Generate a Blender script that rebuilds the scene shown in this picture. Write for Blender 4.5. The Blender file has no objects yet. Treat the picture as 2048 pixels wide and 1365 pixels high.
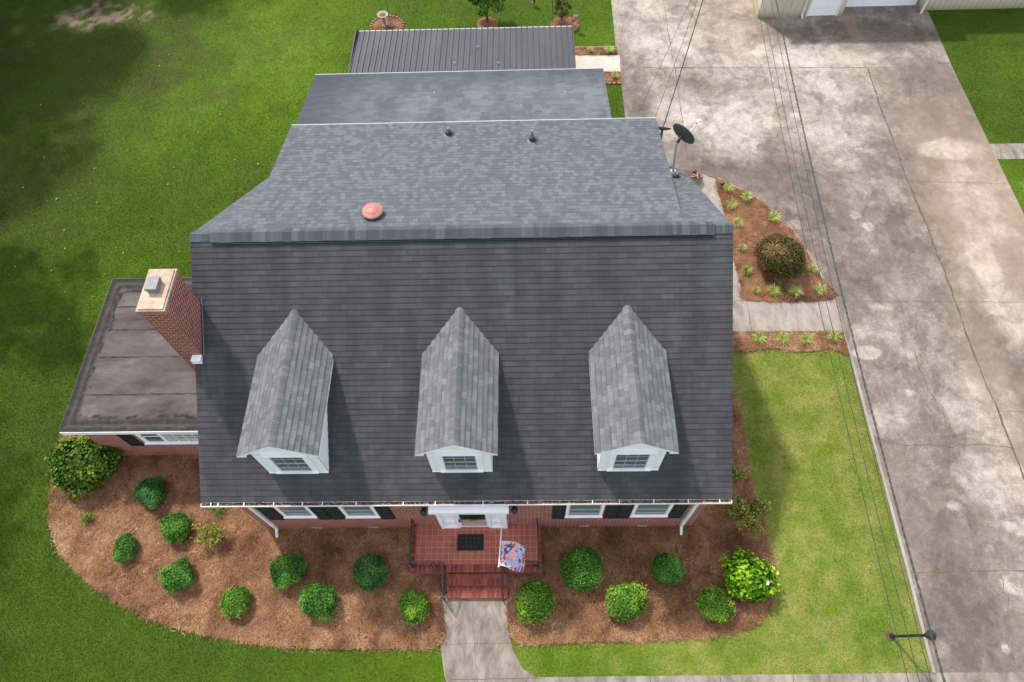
import bpy, math, random
import numpy as np
from mathutils import Vector, Matrix, noise
rad = math.radians
random.seed(7); RNG = np.random.default_rng(11)
S = bpy.context.scene
# ---------------------------------------------------------------- camera, sky, sun
def _rm(p, r, y):
    return Matrix.Rotation(y, 3, 'Z') @ Matrix.Rotation(p, 3, 'X') @ Matrix.Rotation(r, 3, 'Z')
CR = _rm(rad(29.8), rad(-3.1), rad(2.75))
FPX = 1365.33
CAMZ = 24.7
cd = bpy.data.cameras.new('camera'); cam = bpy.data.objects.new('camera', cd); S.collection.objects.link(cam)
cd.sensor_width = 36; cd.lens = 24; cd.clip_start = 0.5; cd.clip_end = 3000
def _ray(u, v): return CR @ Vector(((u-1024)/FPX, -(v-682.5)/FPX, -1))
_d = _ray(948, 1056); CAM = Vector((_d.x*CAMZ/_d.z, _d.y*CAMZ/_d.z, CAMZ))
cam.matrix_world = Matrix.Translation(CAM) @ CR.to_4x4()
S.camera = cam
W = bpy.data.worlds.new('World'); S.world = W; W.use_nodes = True
wn = W.node_tree; bg = wn.nodes['Background']
sky = wn.nodes.new('ShaderNodeTexSky'); sky.sky_type = 'NISHITA'; sky.sun_disc = False
SUN = Vector((-0.44, 0.60, 1.0)).normalized()
sky.sun_elevation = math.asin(SUN.z); sky.sun_rotation = math.atan2(SUN.x, SUN.y)
sky.dust_density = 2.0; sky.air_density = 1.0
veil = wn.nodes.new('ShaderNodeMix'); veil.data_type = 'RGBA'; veil.inputs[0].default_value = 0.5
veil.inputs[7].default_value = (8.1, 8.2, 8.4, 1)          # bright thin cloud over the blue
wn.links.new(sky.outputs[0], veil.inputs[6]); wn.links.new(veil.outputs[2], bg.inputs[0]); bg.inputs[1].default_value = 0.15
sl = bpy.data.lights.new('sun', 'SUN'); sun = bpy.data.objects.new('sun', sl); S.collection.objects.link(sun)
sl.energy = 3.0; sl.angle = rad(3.5); sl.color = (1.0, 0.95, 0.87)
sun.rotation_euler = SUN.to_track_quat('Z', 'Y').to_euler(); sun.location = (-20, 30, 40)
S.view_settings.view_transform = 'Standard'; S.view_settings.look = 'None'
S.view_settings.exposure = 0.55; S.view_settings.gamma = 1.0

# ---------------------------------------------------------------- measuring helpers
def G(u, v, z=0.0):                      # photo measurement -> point at height z
    d = _ray(u, v); return CAM + d*((z-CAM.z)/d.z)
def GY(u, v, Y):                         # -> point on the vertical plane y = Y
    d = _ray(u, v); return CAM + d*((Y-CAM.y)/d.y)
# ---------------------------------------------------------------- materials
class Mt:
    def __init__(s, name, rough=0.8, color=(.5, .5, .5), metal=0.0, spec=0.5):
        s.m = bpy.data.materials.new(name); s.m.use_nodes = True; s.t = s.m.node_tree
        s.b = s.t.nodes['Principled BSDF']; s.b.inputs['Roughness'].default_value = rough
        s.b.inputs['Metallic'].default_value = metal
        s.b.inputs['Specular IOR Level'].default_value = spec
        s.b.inputs['Base Color'].default_value = (*color, 1)
        tc = s.t.nodes.new('ShaderNodeTexCoord'); s.obj = tc.outputs['Object']; s.uv = tc.outputs['UV']
        g = s.t.nodes.new('ShaderNodeNewGeometry'); s.pos = g.outputs['Position']
    def lk(s, a, b):
        if isinstance(a, (int, float)): b.default_value = a
        elif isinstance(a, tuple): b.default_value = (*a, 1) if len(a) == 3 and len(b.default_value) == 4 else a
        else: s.t.links.new(a, b)
    def noise(s, vec, scale, detail=4, rough=0.6, dist=0.0, out=0):
        n = s.t.nodes.new('ShaderNodeTexNoise'); s.lk(vec, n.inputs['Vector'])
        n.inputs['Scale'].default_value = scale; n.inputs['Detail'].default_value = detail
        n.inputs['Roughness'].default_value = rough; n.inputs['Distortion'].default_value = dist
        return n.outputs[out]
    def vmul(s, vec, v):
        n = s.t.nodes.new('ShaderNodeVectorMath'); n.operation = 'MULTIPLY'
        s.lk(vec, n.inputs[0]); n.inputs[1].default_value = v; return n.outputs[0]
    def ma(s, op, a, b=0.0, c=None):
        n = s.t.nodes.new('ShaderNodeMath'); n.operation = op
        s.lk(a, n.inputs[0]); s.lk(b, n.inputs[1])
        if c is not None: s.lk(c, n.inputs[2])
        return n.outputs[0]
    def sep(s, v):
        n = s.t.nodes.new('ShaderNodeSeparateXYZ'); s.lk(v, n.inputs[0]); return n.outputs
    def comb(s, x, y, z=0.0):
        n = s.t.nodes.new('ShaderNodeCombineXYZ'); s.lk(x, n.inputs[0]); s.lk(y, n.inputs[1]); s.lk(z, n.inputs[2]); return n.outputs[0]
    def white(s, v):
        n = s.t.nodes.new('ShaderNodeTexWhiteNoise'); n.noise_dimensions = '3D'; s.lk(v, n.inputs['Vector']); return n.outputs['Value']
    def ramp(s, f, stops, const=False):
        n = s.t.nodes.new('ShaderNodeValToRGB'); cr = n.color_ramp
        if const: cr.interpolation = 'CONSTANT'
        while len(cr.elements) < len(stops): cr.elements.new(0.5)
        for e, (p, c) in zip(cr.elements, stops):
            e.position = p; e.color = (*c, 1) if isinstance(c, tuple) else (c, c, c, 1)
        s.lk(f, n.inputs[0]); return n.outputs[0]
    def mix(s, f, a, b, mode='MIX'):
        n = s.t.nodes.new('ShaderNodeMix'); n.data_type = 'RGBA'; n.blend_type = mode
        s.lk(f, n.inputs[0])
        for src, k in ((a, 6), (b, 7)):
            if isinstance(src, tuple): n.inputs[k].default_value = (*src, 1)
            elif isinstance(src, (int, float)): n.inputs[k].default_value = (src, src, src, 1)
            else: s.t.links.new(src, n.inputs[k])
        return n.outputs[2]
    def attr(s, name, out='Fac'):
        n = s.t.nodes.new('ShaderNodeAttribute'); n.attribute_name = name; return n.outputs[out]
    def col(s, c): s.lk(c, s.b.inputs['Base Color']); return s
    def bump(s, h, strength=0.3, dist=0.02):
        n = s.t.nodes.new('ShaderNodeBump'); n.inputs['Strength'].default_value = strength
        n.inputs['Distance'].default_value = dist; s.lk(h, n.inputs['Height'])
        s.t.links.new(n.outputs[0], s.b.inputs['Normal']); return s

def worn(name, color, rough=0.5, var=0.25, scale=3.0, metal=0.0, dirt=None):
    m = Mt(name, rough, metal=metal)
    f = m.noise(m.pos, scale, 5)
    d = dirt or tuple(c*(1-var) for c in color)
    m.col(m.mix(m.ramp(f, [(0.42, 0.0), (0.68, 1.0)]), color, d))
    return m.m

def shingles(name, kind):
    m = Mt(name, 0.95, spec=0.12)
    u, v, _ = m.sep(m.uv)
    h = 0.183; w = 0.39 if kind == 'tab' else 0.17 if kind == 'lam' else 0.215
    row = m.ma('FLOOR', m.ma('DIVIDE', v, h))
    off = m.ma('ADD', m.ma('MULTIPLY', m.ma('MODULO', row, 2.0), .5), m.ma('MULTIPLY', m.white(m.comb(row, 3.3)), .35))
    uu = m.ma('ADD', m.ma('DIVIDE', u, w), off)
    cell = m.ma('FLOOR', uu); fr = m.ma('FRACT', uu)
    r = m.white(m.comb(cell, row, 7.7))
    if kind == 'tab':
        c = m.ramp(r, [(0, (.059, .058, .060)), (.5, (.067, .066, .068)), (1, (.078, .077, .080))])
    elif kind == 'lam':
        c = m.ramp(r, [(0, (.096, .102, .114)), (.45, (.108, .115, .128)), (.6, (.126, .134, .148)), (1, (.142, .151, .168))])
    elif kind == 'cap':
        c = m.ramp(r, [(0, (.062, .066, .076)), (.5, (.082, .087, .099)), (1, (.112, .119, .134))])
    else:
        c = m.ramp(r, [(0, (.120, .120, .124)), (.5, (.148, .148, .152)), (1, (.185, .185, .190))])
    slot = m.ma('LESS_THAN', fr, 0.05)
    c = m.mix(m.ma('MULTIPLY', slot, 0.35), c, (.03, .03, .033))
    if kind == 'tab':
        lip = m.ma('LESS_THAN', m.ma('FRACT', m.ma('DIVIDE', v, h)), 0.12); c = m.mix(m.ma('MULTIPLY', lip, .28), c, (.02, .02, .022))
    else:        # dark lower lip of every course, broken where tabs double up
        lip = m.ma('LESS_THAN', m.ma('FRACT', m.ma('DIVIDE', v, h)), 0.17)
        r2 = m.white(m.comb(m.ma('FLOOR', m.ma('MULTIPLY', uu, .5)), row, 1.2))
        c = m.mix(m.ma('MULTIPLY', lip, m.ma('MULTIPLY', r2, .62)), c, (.035, .037, .042))
        half = m.ma('GREATER_THAN', m.ma('FRACT', m.ma('DIVIDE', v, h)), 0.55)
        r3 = m.white(m.comb(m.ma('FLOOR', m.ma('MULTIPLY', uu, .8)), row, 5.2))
        c = m.mix(m.ma('MULTIPLY', half, m.ma('MULTIPLY', r3, .25)), c, (.06, .064, .072))
    # weather: soft vertical streaks and blotches, plus granules
    st = m.noise(m.vmul(m.uv, (1.6, .22, 1)), 1.0, 4)
    c = m.mix(m.ramp(st, [(.34, .5 if kind == 'tab' else .22), (.6, 0.0)]), c, (.034, .034, .039) if kind == 'tab' else (.075, .078, .088))
    st3 = m.noise(m.vmul(m.uv, (1.2, .5, 1)), .9, 3, out=0)
    c = m.mix(m.ramp(st3, [(.55, 0.0), (.75, .30 if kind == 'tab' else .12)]), c, (.10, .105, .118) if kind == 'tab' else (.2, .205, .22))
    g = m.noise(m.uv, 70, 2)
    c = m.mix(0.55, c, m.ramp(g, [(.3, .62), (.7, 1.38)]), 'MULTIPLY')
    m.col(c); m.bump(g, 0.35, 0.01); return m.m

def bricks(name, vertical=False, dark=1.0, bw=0.262, rh=0.088, mort=(.50, .42, .36), c1=(.33, .074, .040), c2=(.21, .048, .028)):
    m = Mt(name, 0.9, spec=0.2)
    n = m.t.nodes.new('ShaderNodeTexBrick'); m.lk(m.uv, n.inputs['Vector'])
    n.inputs['Scale'].default_value = 1.0; n.inputs['Brick Width'].default_value = bw; n.inputs['Row Height'].default_value = rh
    n.inputs['Mortar Size'].default_value = 0.009; n.inputs['Mortar Smooth'].default_value = 0.2; n.inputs['Bias'].default_value = -0.1
    if vertical: n.offset = 0.0
    n.inputs['Color1'].default_value = (*[x*dark for x in c1], 1); n.inputs['Color2'].default_value = (*[x*dark for x in c2], 1)
    n.inputs['Mortar'].default_value = (*[x*dark for x in mort], 1)
    f = m.noise(m.pos, 2.2, 5)
    c = m.mix(m.ramp(f, [(.5, 0.0), (.75, .45)]), n.outputs[0], (.09, .04, .032))
    c = m.mix(0.4, c, m.ramp(m.noise(m.pos, 60, 2), [(.3, .7), (.7, 1.3)]), 'MULTIPLY')
    m.col(c); m.bump(m.ma('SUBTRACT', 1.0, n.outputs[1]), 0.5, 0.01); return m.m

def foliage(name, dark, mid, light, sat=1.0):
    m = Mt(name, 0.7, spec=0.15)
    a = m.attr('shade')
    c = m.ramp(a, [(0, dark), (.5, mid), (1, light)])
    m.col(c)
    m.b.inputs['Transmission Weight'].default_value = 0.0
    m.b.inputs['Subsurface Weight'].default_value = 0.0
    return m.m

MT = {}
MT['tab'] = shingles('charcoal_tab_shingle', 'tab')
MT['lam'] = shingles('slate_laminated_shingle', 'lam')
MT['cap'] = shingles('ridge_cap_shingle', 'cap')
MT['dorm'] = shingles('grey_dormer_shingle', 'dorm')
MT['brick'] = bricks('red_brick')
MT['rowlock'] = bricks('red_rowlock_brick', True, 0.92, 0.075, 0.215, (.26, .17, .14), (.27, .075, .055), (.17, .05, .04))
MT['chimbrick'] = bricks('chimney_brick', False, 0.95, 0.262, 0.092, (.55, .42, .36), (.30, .072, .045), (.17, .04, .03))
MT['white'] = worn('white_paint', (.88, .89, .91), 0.5, .06)
MT['trim'] = worn('white_trim', (.72, .72, .71), 0.55, .14, 1.5)
MT['gut'] = worn('white_gutter', (.8, .8, .8), 0.35, .15, 4)
MT['black'] = worn('black_shutter_paint', (.006, .010, .010), 0.8, .3, 6)
MT['iron'] = worn('wrought_iron', (.02, .019, .02), 0.5, .3, 9)
MT['dark'] = worn('dark_metal', (.03, .033, .036), 0.45, .3, 7)
MT['rubber'] = worn('dark_rubber_mat', (.014, .013, .013), 0.9, .3, 10)
MT['galv'] = worn('galvanised_metal', (.20, .20, .205), 0.6, .35, 12, 0.1)
MT['soil'] = worn('garden_soil', (.10, .06, .04), 0.95, .4, 5)
MT['bark'] = worn('bark', (.10, .07, .05), 0.9, .4, 12)
MT['curtain'] = worn('window_blind', (.30, .33, .33), 0.8, .3, 4)
MT['terra'] = worn('faded_terracotta_metal', (.36, .15, .11), 0.55, .22, 5)
MT['cable'] = worn('cable_sheath', (.035, .035, .037), 0.6, .3, 5)
MT['stone'] = worn('pale_stone', (.34, .32, .29), 0.85, .4, 8)
MT['edging'] = worn('red_edging_brick', (.34, .16, .12), 0.85, .35, 8)
MT['wood'] = worn('timber_post', (.2, .15, .1), 0.8, .3, 6)
MT['sash'] = worn('grey_sash', (.42, .45, .455), .5, .2, 5)
MT['silver'] = worn('silver_arm', (.5, .51, .52), 0.35, .2, 6, .3)
MT['handle'] = worn('dark_handle', (.03, .03, .03), .35, .2, 9)
m = Mt('window_glass', 0.08, (.04, .055, .06), spec=0.8)
m.col(m.mix(m.ramp(m.noise(m.pos, 1.4, 3), [(.4, 0.0), (.7, 1.0)]), (.045, .06, .065), (.10, .13, .135))); MT['glass'] = m.m
m = Mt('blind_glass', 0.15, spec=0.7)
_u, _v, _z = m.sep(m.pos)
m.col(m.mix(m.ramp(m.ma('FRACT', m.ma('MULTIPLY', _z, 14.0)), [(.35, 0.0), (.5, 1.0)]), (.09, .125, .13), (.17, .22, .225))); MT['blind'] = m.m
m = Mt('sunroom_glass', 0.15, spec=0.7)
m.col(m.mix(m.ramp(m.noise(m.pos, 1.1, 3), [(.4, 0.0), (.65, 1.0)]), (.30, .35, .31), (.42, .46, .42))); MT['sunglass'] = m.m

# ---------------------------------------------------------------- mesh helpers
COL = S.collection
class MB:
    def __init__(s): s.v = []; s.f = []; s.uv = []; s.sm = []
    def face(s, pts, uv=None):
        n = len(s.v); s.v += [tuple(p) for p in pts]; s.f.append(tuple(range(n, n+len(pts))))
        if uv is None:
            a, b, c = Vector(pts[0]), Vector(pts[1]), Vector(pts[2]); nn = (b-a).cross(c-a)
            ax = max(range(3), key=lambda i: abs(nn[i]))
            uv = [((p[1], p[2]) if ax == 0 else (p[0], p[2]) if ax == 1 else (p[0], p[1])) for p in pts]
        s.uv.append(uv)
    def box(s, x0, x1, y0, y1, z0, z1, top=None):
        P = [(x0, y0, z0), (x1, y0, z0), (x1, y1, z0), (x0, y1, z0), (x0, y0, z1), (x1, y0, z1), (x1, y1, z1), (x0, y1, z1)]
        for q in ((0, 3, 2, 1), (4, 5, 6, 7), (0, 1, 5, 4), (1, 2, 6, 5), (2, 3, 7, 6), (3, 0, 4, 7)): s.face([P[i] for i in q])
        return s
    def bar(s, a, b, w, h=None, up=(0, 0, 1)):
        a, b = Vector(a), Vector(b); h = h or w; d = (b-a).normalized(); up = Vector(up)
        if abs(d.dot(up)) > .95: up = Vector((0, 1, 0))
        x = d.cross(up).normalized()*w/2; y = x.cross(d).normalized()*h/2
        P = [a-x-y, a+x-y, a+x+y, a-x+y, b-x-y, b+x-y, b+x+y, b-x+y]
        for q in ((0, 1, 2, 3), (7, 6, 5, 4), (0, 4, 5, 1), (1, 5, 6, 2), (2, 6, 7, 3), (3, 7, 4, 0)): s.face([P[i] for i in q])
        return s
    def tube(s, pts, r, n=8, cap=True):
        pts = [Vector(p) for p in pts]; rs = r if isinstance(r, (list, tuple)) else [r]*len(pts)
        rings = []
        for i, p in enumerate(pts):
            d = (pts[min(i+1, len(pts)-1)]-pts[max(i-1, 0)]).normalized()
            u = Vector((0, 0, 1)) if abs(d.z) < .9 else Vector((1, 0, 0))
            x = d.cross(u).normalized(); y = d.cross(x).normalized()
            rings.append([p+(x*math.cos(2*math.pi*k/n)+y*math.sin(2*math.pi*k/n))*rs[i] for k in range(n)])
        for i in range(len(rings)-1):
            for k in range(n):
                s.face([rings[i][k], rings[i+1][k], rings[i+1][(k+1) % n], rings[i][(k+1) % n]]); s.sm.append(len(s.f)-1)
        if cap: s.face(rings[0]); s.face(rings[-1][::-1])
        return s
    def lathe(s, c, prof, n=20, sx=1, sy=1):
        c = Vector(c)
        R = [[c+Vector((r*sx*math.cos(2*math.pi*k/n), r*sy*math.sin(2*math.pi*k/n), z)) for k in range(n)] for r, z in prof]
        for i in range(len(R)-1):
            for k in range(n):
                s.face([R[i][k], R[i][(k+1) % n], R[i+1][(k+1) % n], R[i+1][k]]); s.sm.append(len(s.f)-1)
        s.face(R[-1]); s.face(R[0][::-1]); return s
    def build(s, name, mat, parent=None, smooth=False):
        me = bpy.data.meshes.new(name); me.from_pydata(s.v, [], s.f)
        ul = me.uv_layers.new(name='UVMap'); flat = [c for f in s.uv for p in f for c in (p[0], p[1])]
        ul.data.foreach_set('uv', flat)
        if smooth: me.polygons.foreach_set('use_smooth', [True]*len(s.f))
        elif s.sm:
            ss = set(s.sm); me.polygons.foreach_set('use_smooth', [i in ss for i in range(len(s.f))])
        me.materials.append(MT[mat] if isinstance(mat, str) else mat); me.validate(); me.update()
        return link(name, me, parent)
def link(name, me, parent=None):
    o = bpy.data.objects.new(name, me); COL.objects.link(o)
    if parent is not None:
        o.parent = parent
        if parent.type == 'EMPTY': o.matrix_parent_inverse = Matrix.Translation(-Vector(parent.location))
    return o
def tag(o, label=None, cat=None, group=None, kind=None):
    for k, v in (('label', label), ('category', cat), ('group', group), ('kind', kind)):
        if v: o[k] = v
    return o
def empty(name, loc, label, cat, group=None):
    o = bpy.data.objects.new(name, None); COL.objects.link(o); o.location = loc; o.empty_display_size = .2
    return tag(o, label, cat, group)
def npmesh(name, V, F, mat, parent=None, attr=None, aname='shade', smooth=False):
    me = bpy.data.meshes.new(name); nf, k = F.shape
    me.vertices.add(len(V)); me.vertices.foreach_set('co', np.asarray(V, dtype=np.float32).ravel())
    me.loops.add(nf*k); me.loops.foreach_set('vertex_index', F.astype(np.int32).ravel())
    me.polygons.add(nf); me.polygons.foreach_set('loop_start', np.arange(0, nf*k, k, dtype=np.int32))
    try: me.polygons.foreach_set('loop_total', np.full(nf, k, dtype=np.int32))
    except Exception: pass
    if smooth: me.polygons.foreach_set('use_smooth', np.ones(nf, dtype=bool))
    if attr is not None:
        at = me.attributes.new(aname, 'FLOAT', 'POINT'); at.data.foreach_set('value', np.asarray(attr, dtype=np.float32))
    me.update(calc_edges=True); me.materials.append(MT[mat] if isinstance(mat, str) else mat)
    return link(name, me, parent)
def pip(P, poly):                        # points (n,2) inside polygon
    x, y = P[:, 0], P[:, 1]; c = np.zeros(len(P), bool); n = len(poly)
    for i in range(n):
        x1, y1 = poly[i]; x2, y2 = poly[(i+1) % n]
        if y1 == y2: continue
        t = ((y1 > y) != (y2 > y)) & (x < (x2-x1)*(y-y1)/(y2-y1)+x1); c ^= t
    return c
def vnoise(P, scale, seed=0, octv=4):    # cheap numpy value noise 0..1
    out = np.zeros(len(P)); amp = 1.0; tot = 0
    for o in range(octv):
        Q = P*scale*(2**o)+seed*17.3+o*5.1; I = np.floor(Q).astype(np.int64); Fr = Q-I; Fr = Fr*Fr*(3-2*Fr)
        def h(a, b):
            n = (a*374761393+b*668265263+seed*1442695) & 0x7fffffff
            n = ((n ^ (n >> 13))*1274126177) & 0x7fffffff
            return ((n ^ (n >> 16)) & 0xffff)/65535.0
        a, b = I[:, 0], I[:, 1]
        v = (h(a, b)*(1-Fr[:, 0])+h(a+1, b)*Fr[:, 0])*(1-Fr[:, 1])+(h(a, b+1)*(1-Fr[:, 0])+h(a+1, b+1)*Fr[:, 0])*Fr[:, 1]
        out += v*amp; tot += amp; amp *= .55
    return out/tot
def poly_px(L, z=0.0): return [tuple(G(u, v, z)[:2]) for u, v in L]
def smooth_poly(P, n=4):                 # Catmull-Rom, closed
    out = []; N = len(P)
    for i in range(N):
        p0, p1, p2, p3 = (np.array(P[(i+k) % N]) for k in (-1, 0, 1, 2))
        for j in range(n):
            t = j/n; out.append(tuple(.5*((2*p1)+(-p0+p2)*t+(2*p0-5*p1+4*p2-p3)*t*t+(-p0+3*p1-3*p2+p3)*t**3)))
    return out

# ---------------------------------------------------------------- ground sheets
# every flat area is a polygon taken from the plan; the lawn is one big sheet below them
BED_L = poly_px([(228, 800), (150, 850), (112, 905), (103, 985), (101, 1040), (110, 1085), (140, 1130), (185, 1172), (250, 1215), (330, 1250), (430, 1275), (530, 1291), (640, 1298), (760, 1298), (882, 1291), (883, 1198), (883, 1100), (700, 1000), (500, 990), (420, 860), (330, 840)])
BED_R = poly_px([(1014, 1100), (1014, 1200), (1016, 1240), (1034, 1289), (1100, 1288), (1200, 1284), (1300, 1283), (1420, 1277), (1495, 1260), (1535, 1230), (1551, 1185), (1549, 1130), (1536, 1078), (1522, 1025), (1502, 965), (1492, 880), (1474, 800), (1440, 790), (1380, 900), (1300, 1000), (1100, 1040)])
BED_T = poly_px([(1431, 358), (1470, 376), (1512, 398), (1550, 428), (1584, 462), (1612, 503), (1640, 552), (1667, 601), (1493, 603), (1481, 572), (1471, 540), (1458, 480), (1446, 422)])
BED_S = poly_px([(1380, 666), (1684, 666), (1698, 712), (1660, 700), (1600, 706), (1540, 698), (1490, 706), (1380, 702)])
BED_P1 = poly_px([(1120, 98), (1233, 96), (1236, 112), (1120, 113)])
BED_P2 = poly_px([(1150, 146), (1240, 145), (1243, 168), (1160, 169)])
BED_F = poly_px([(1360, 343), (1378, 342), (1404, 351), (1396, 372), (1376, 366)])
PATIO = poly_px([(1100, 113), (1239, 112), (1241, 145), (1100, 147)])
FWALK = poly_px([(882, 1190), (880, 1250), (882, 1300), (889, 1352), (894, 1368), (870, 1375), (870, 1480), (2048, 1480), (2048, 1345), (1865, 1346), (1070, 1355), (1046, 1338), (1026, 1300), (1016, 1260), (1013, 1190)])
SWALK = poly_px([(1404, 350), (1431, 359), (1446, 422), (1458, 480), (1471, 540), (1481, 572), (1493, 603), (1668, 602), (1683, 664), (1300, 665), (1300, 400)])
PATH_R = poly_px([(1976, 289), (2200, 286), (2240, 316), (1993, 320)])
# driveway edges as functions of y (world)
DL = [tuple(G(*p)[:2]) for p in [(1880, 1420), (1865, 1346), (1814, 1143), (1741, 870), (1698, 706), (1684, 664), (1667, 601), (1640, 552), (1612, 503), (1584, 462), (1550, 428), (1512, 398), (1470, 376), (1433, 357), (1404, 350), (1360, 342), (1258, 300), (1250, 234), (1239, 137), (1231, 91), (1222, 0), (1216, -60)]]
DR = [tuple(G(*p)[:2]) for p in [(2600, 1420), (2300, 1000), (2120, 600), (2048, 432), (1994, 320), (1978, 288), (1904, 135), (1858, 29), (1835, -10), (1815, -60)]]
def interp(L, y):
    L = sorted(L, key=lambda p: p[1]); return np.interp(y, [p[1] for p in L], [p[0] for p in L])
DPOLY = [tuple(p) for p in DL]+[tuple(p) for p in DR[::-1]]

def ell(P, u, v, ru, rv, soft=.35, seed=1, wob=.35):      # irregular blot measured in plan
    c = G(u, v); ex = (G(u+ru, v)-c).length; ey = (G(u, v-rv)-c).length
    d = np.hypot((P[:, 0]-c.x)/ex, (P[:, 1]-c.y)/ey)+(vnoise(P, .9, seed)-.5)*wob*2+(vnoise(P, 4, seed+5)-.5)*wob*.6
    return np.clip((1+soft/2-d)/soft, 0, 1)
def dryness(P):          # how yellow the turf is: front right strip thin and dry, far lawn lush, left green deepened to paint in edge shade
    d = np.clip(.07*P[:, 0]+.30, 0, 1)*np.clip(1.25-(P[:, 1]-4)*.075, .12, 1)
    d = d*(.25+1.5*vnoise(P*[1, .45], .9, 61))+(vnoise(P, .35, 62)-.5)*.35+.10-.16*(np.clip(-4-P[:, 0], 0, 6)/6)*(np.clip(10-P[:, 1], 0, 6)/6)  # last term darkens the lower left turf, edge falloff put into its colour
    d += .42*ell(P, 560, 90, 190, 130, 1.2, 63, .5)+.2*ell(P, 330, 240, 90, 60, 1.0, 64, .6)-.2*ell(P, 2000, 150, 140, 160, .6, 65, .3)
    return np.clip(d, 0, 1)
mg = Mt('lawn_grass', 0.9, spec=0.15)
p1 = mg.noise(mg.pos, 0.16, 4, .55); p2 = mg.noise(mg.pos, 1.3, 5, .65); p3 = mg.noise(mg.pos, 30, 2, .7)
gx, gy, gz = mg.sep(mg.pos)
dry = mg.attr('dry')
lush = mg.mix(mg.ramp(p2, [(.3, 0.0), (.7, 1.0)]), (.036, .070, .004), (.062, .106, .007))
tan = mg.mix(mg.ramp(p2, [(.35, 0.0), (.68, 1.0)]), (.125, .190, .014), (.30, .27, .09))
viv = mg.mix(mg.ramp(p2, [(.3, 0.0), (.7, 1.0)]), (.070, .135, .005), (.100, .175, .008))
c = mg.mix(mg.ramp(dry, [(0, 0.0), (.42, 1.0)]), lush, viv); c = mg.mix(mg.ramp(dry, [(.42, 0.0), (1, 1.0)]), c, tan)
c = mg.mix(mg.ramp(p1, [(.35, .35), (.65, 0.0)]), c, (.045, .09, .012))
c = mg.mix(0.7, c, mg.ramp(p3, [(.25, .55), (.75, 1.45)]), 'MULTIPLY')
# worn bare soil at the far left corner of the lawn
bare = mg.attr('bare'); c = mg.mix(bare, c, mg.mix(p3, (.19, .13, .10), (.36, .27, .22)))
br = mg.attr('thin'); c = mg.mix(br, c, (.065, .052, .022))  # browner, darker tint in blots over the upper left lawn
mg.col(c); mg.bump(p3, 0.35, 0.03); MT['lawn'] = mg.m

def grid(name, x0, x1, y0, y1, st, z=0.0, zf=None):
    nx = int((x1-x0)/st)+1; ny = int((y1-y0)/st)+1
    X, Y = np.meshgrid(np.linspace(x0, x1, nx), np.linspace(y0, y1, ny)); P = np.stack([X.ravel(), Y.ravel()], 1)
    i = np.arange(nx*ny).reshape(ny, nx); F = np.stack([i[:-1, :-1].ravel(), i[:-1, 1:].ravel(), i[1:, 1:].ravel(), i[1:, :-1].ravel()], 1)
    return P, F
# near lawn (carries patches), far ground beyond it
P, F = grid('ground', -34, 34, -9, 46, .2)
V = np.c_[P, (vnoise(P, .5, 3)-.5)*.03*0]
o = npmesh('lawn_ground', V, F, 'lawn'); tag(o, kind='structure')
b = np.maximum.reduce([ell(P, 210, 30, 75, 22, .5, 3, .9), ell(P, 130, 35, 40, 18, .5, 9, .9)*.9])*np.clip((vnoise(P, 2.6, 4)-.40)*6, 0, 1)
at = o.data.attributes.new('bare', 'FLOAT', 'POINT'); at.data.foreach_set('value', b.astype(np.float32))
t = np.maximum.reduce([ell(P, 200, 120, 260, 110, .9, 7, .6)*.75, ell(P, 60, 330, 170, 150, .9, 8, .6)*.6, ell(P, 100, 240, 90, 50, .8, 13, .6)*.6])*np.clip(vnoise(P, .8, 12)*1.5-.1, 0, 1)
at = o.data.attributes.new('thin', 'FLOAT', 'POINT'); at.data.foreach_set('value', t.astype(np.float32))
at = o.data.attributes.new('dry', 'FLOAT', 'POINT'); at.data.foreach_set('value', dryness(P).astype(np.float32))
mb = MB(); R_ = 900
for x0, x1, y0, y1 in ((-R_, R_, -R_, -9), (-R_, R_, 46, R_), (-R_, -34, -9, 46), (34, R_, -9, 46)):
    mb.face([(x0, y0, 0), (x1, y0, 0), (x1, y1, 0), (x0, y1, 0)])
tag(mb.build('far_ground', 'lawn'), kind='structure')

# driveway
mc = Mt('driveway_concrete', 0.9, spec=0.2)
a = mc.attr('stain'); tn = mc.attr('warm')
f1 = mc.noise(mc.vmul(mc.pos, (1.2, .8, 1)), .9, 9, .72, .25); f2 = mc.noise(mc.pos, 3.4, 12, .82, .3); f3 = mc.noise(mc.pos, 45, 2)
f4 = mc.noise(mc.vmul(mc.pos, (1, .75, 1)), .75, 15, .74, .5); f5 = mc.noise(mc.pos, 14, 6, .85)
a = mc.ma('ADD', a, mc.ma('MULTIPLY', mc.ma('SUBTRACT', mc.ramp(f4, [(.45, 0.0), (.55, 1.0)]), .5), .07)); a = mc.ma('ADD', a, mc.ma('MULTIPLY', mc.ma('SUBTRACT', f5, .5), .9))
val = mc.ma('ADD', a, mc.ma('MULTIPLY', mc.ma('SUBTRACT', f1, .5), .4)); val = mc.ma('ADD', val, mc.ma('MULTIPLY', mc.ma('SUBTRACT', f2, .5), 1.05))
c = mc.ramp(val, [(0.0, (.10, .084, .072)), (.35, (.165, .140, .120)), (.6, (.255, .220, .190)), (.8, (.36, .315, .272)), (1.0, (.45, .40, .35))])
c = mc.mix(mc.ma('MULTIPLY', tn, .55), c, (.42, .29, .20))
c = mc.mix(.5, c, mc.ramp(f3, [(.3, .78), (.7, 1.22)]), 'MULTIPLY')
mc.col(c); mc.bump(f2, .25, .01); MT['drive'] = mc.m
ys = np.arange(min(DL[0][1], DR[0][1]), max(p[1] for p in DL), .08); NX = 210
XL = interp(DL, ys); XR = interp(DR, ys); T = np.linspace(0, 1, NX)
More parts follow.
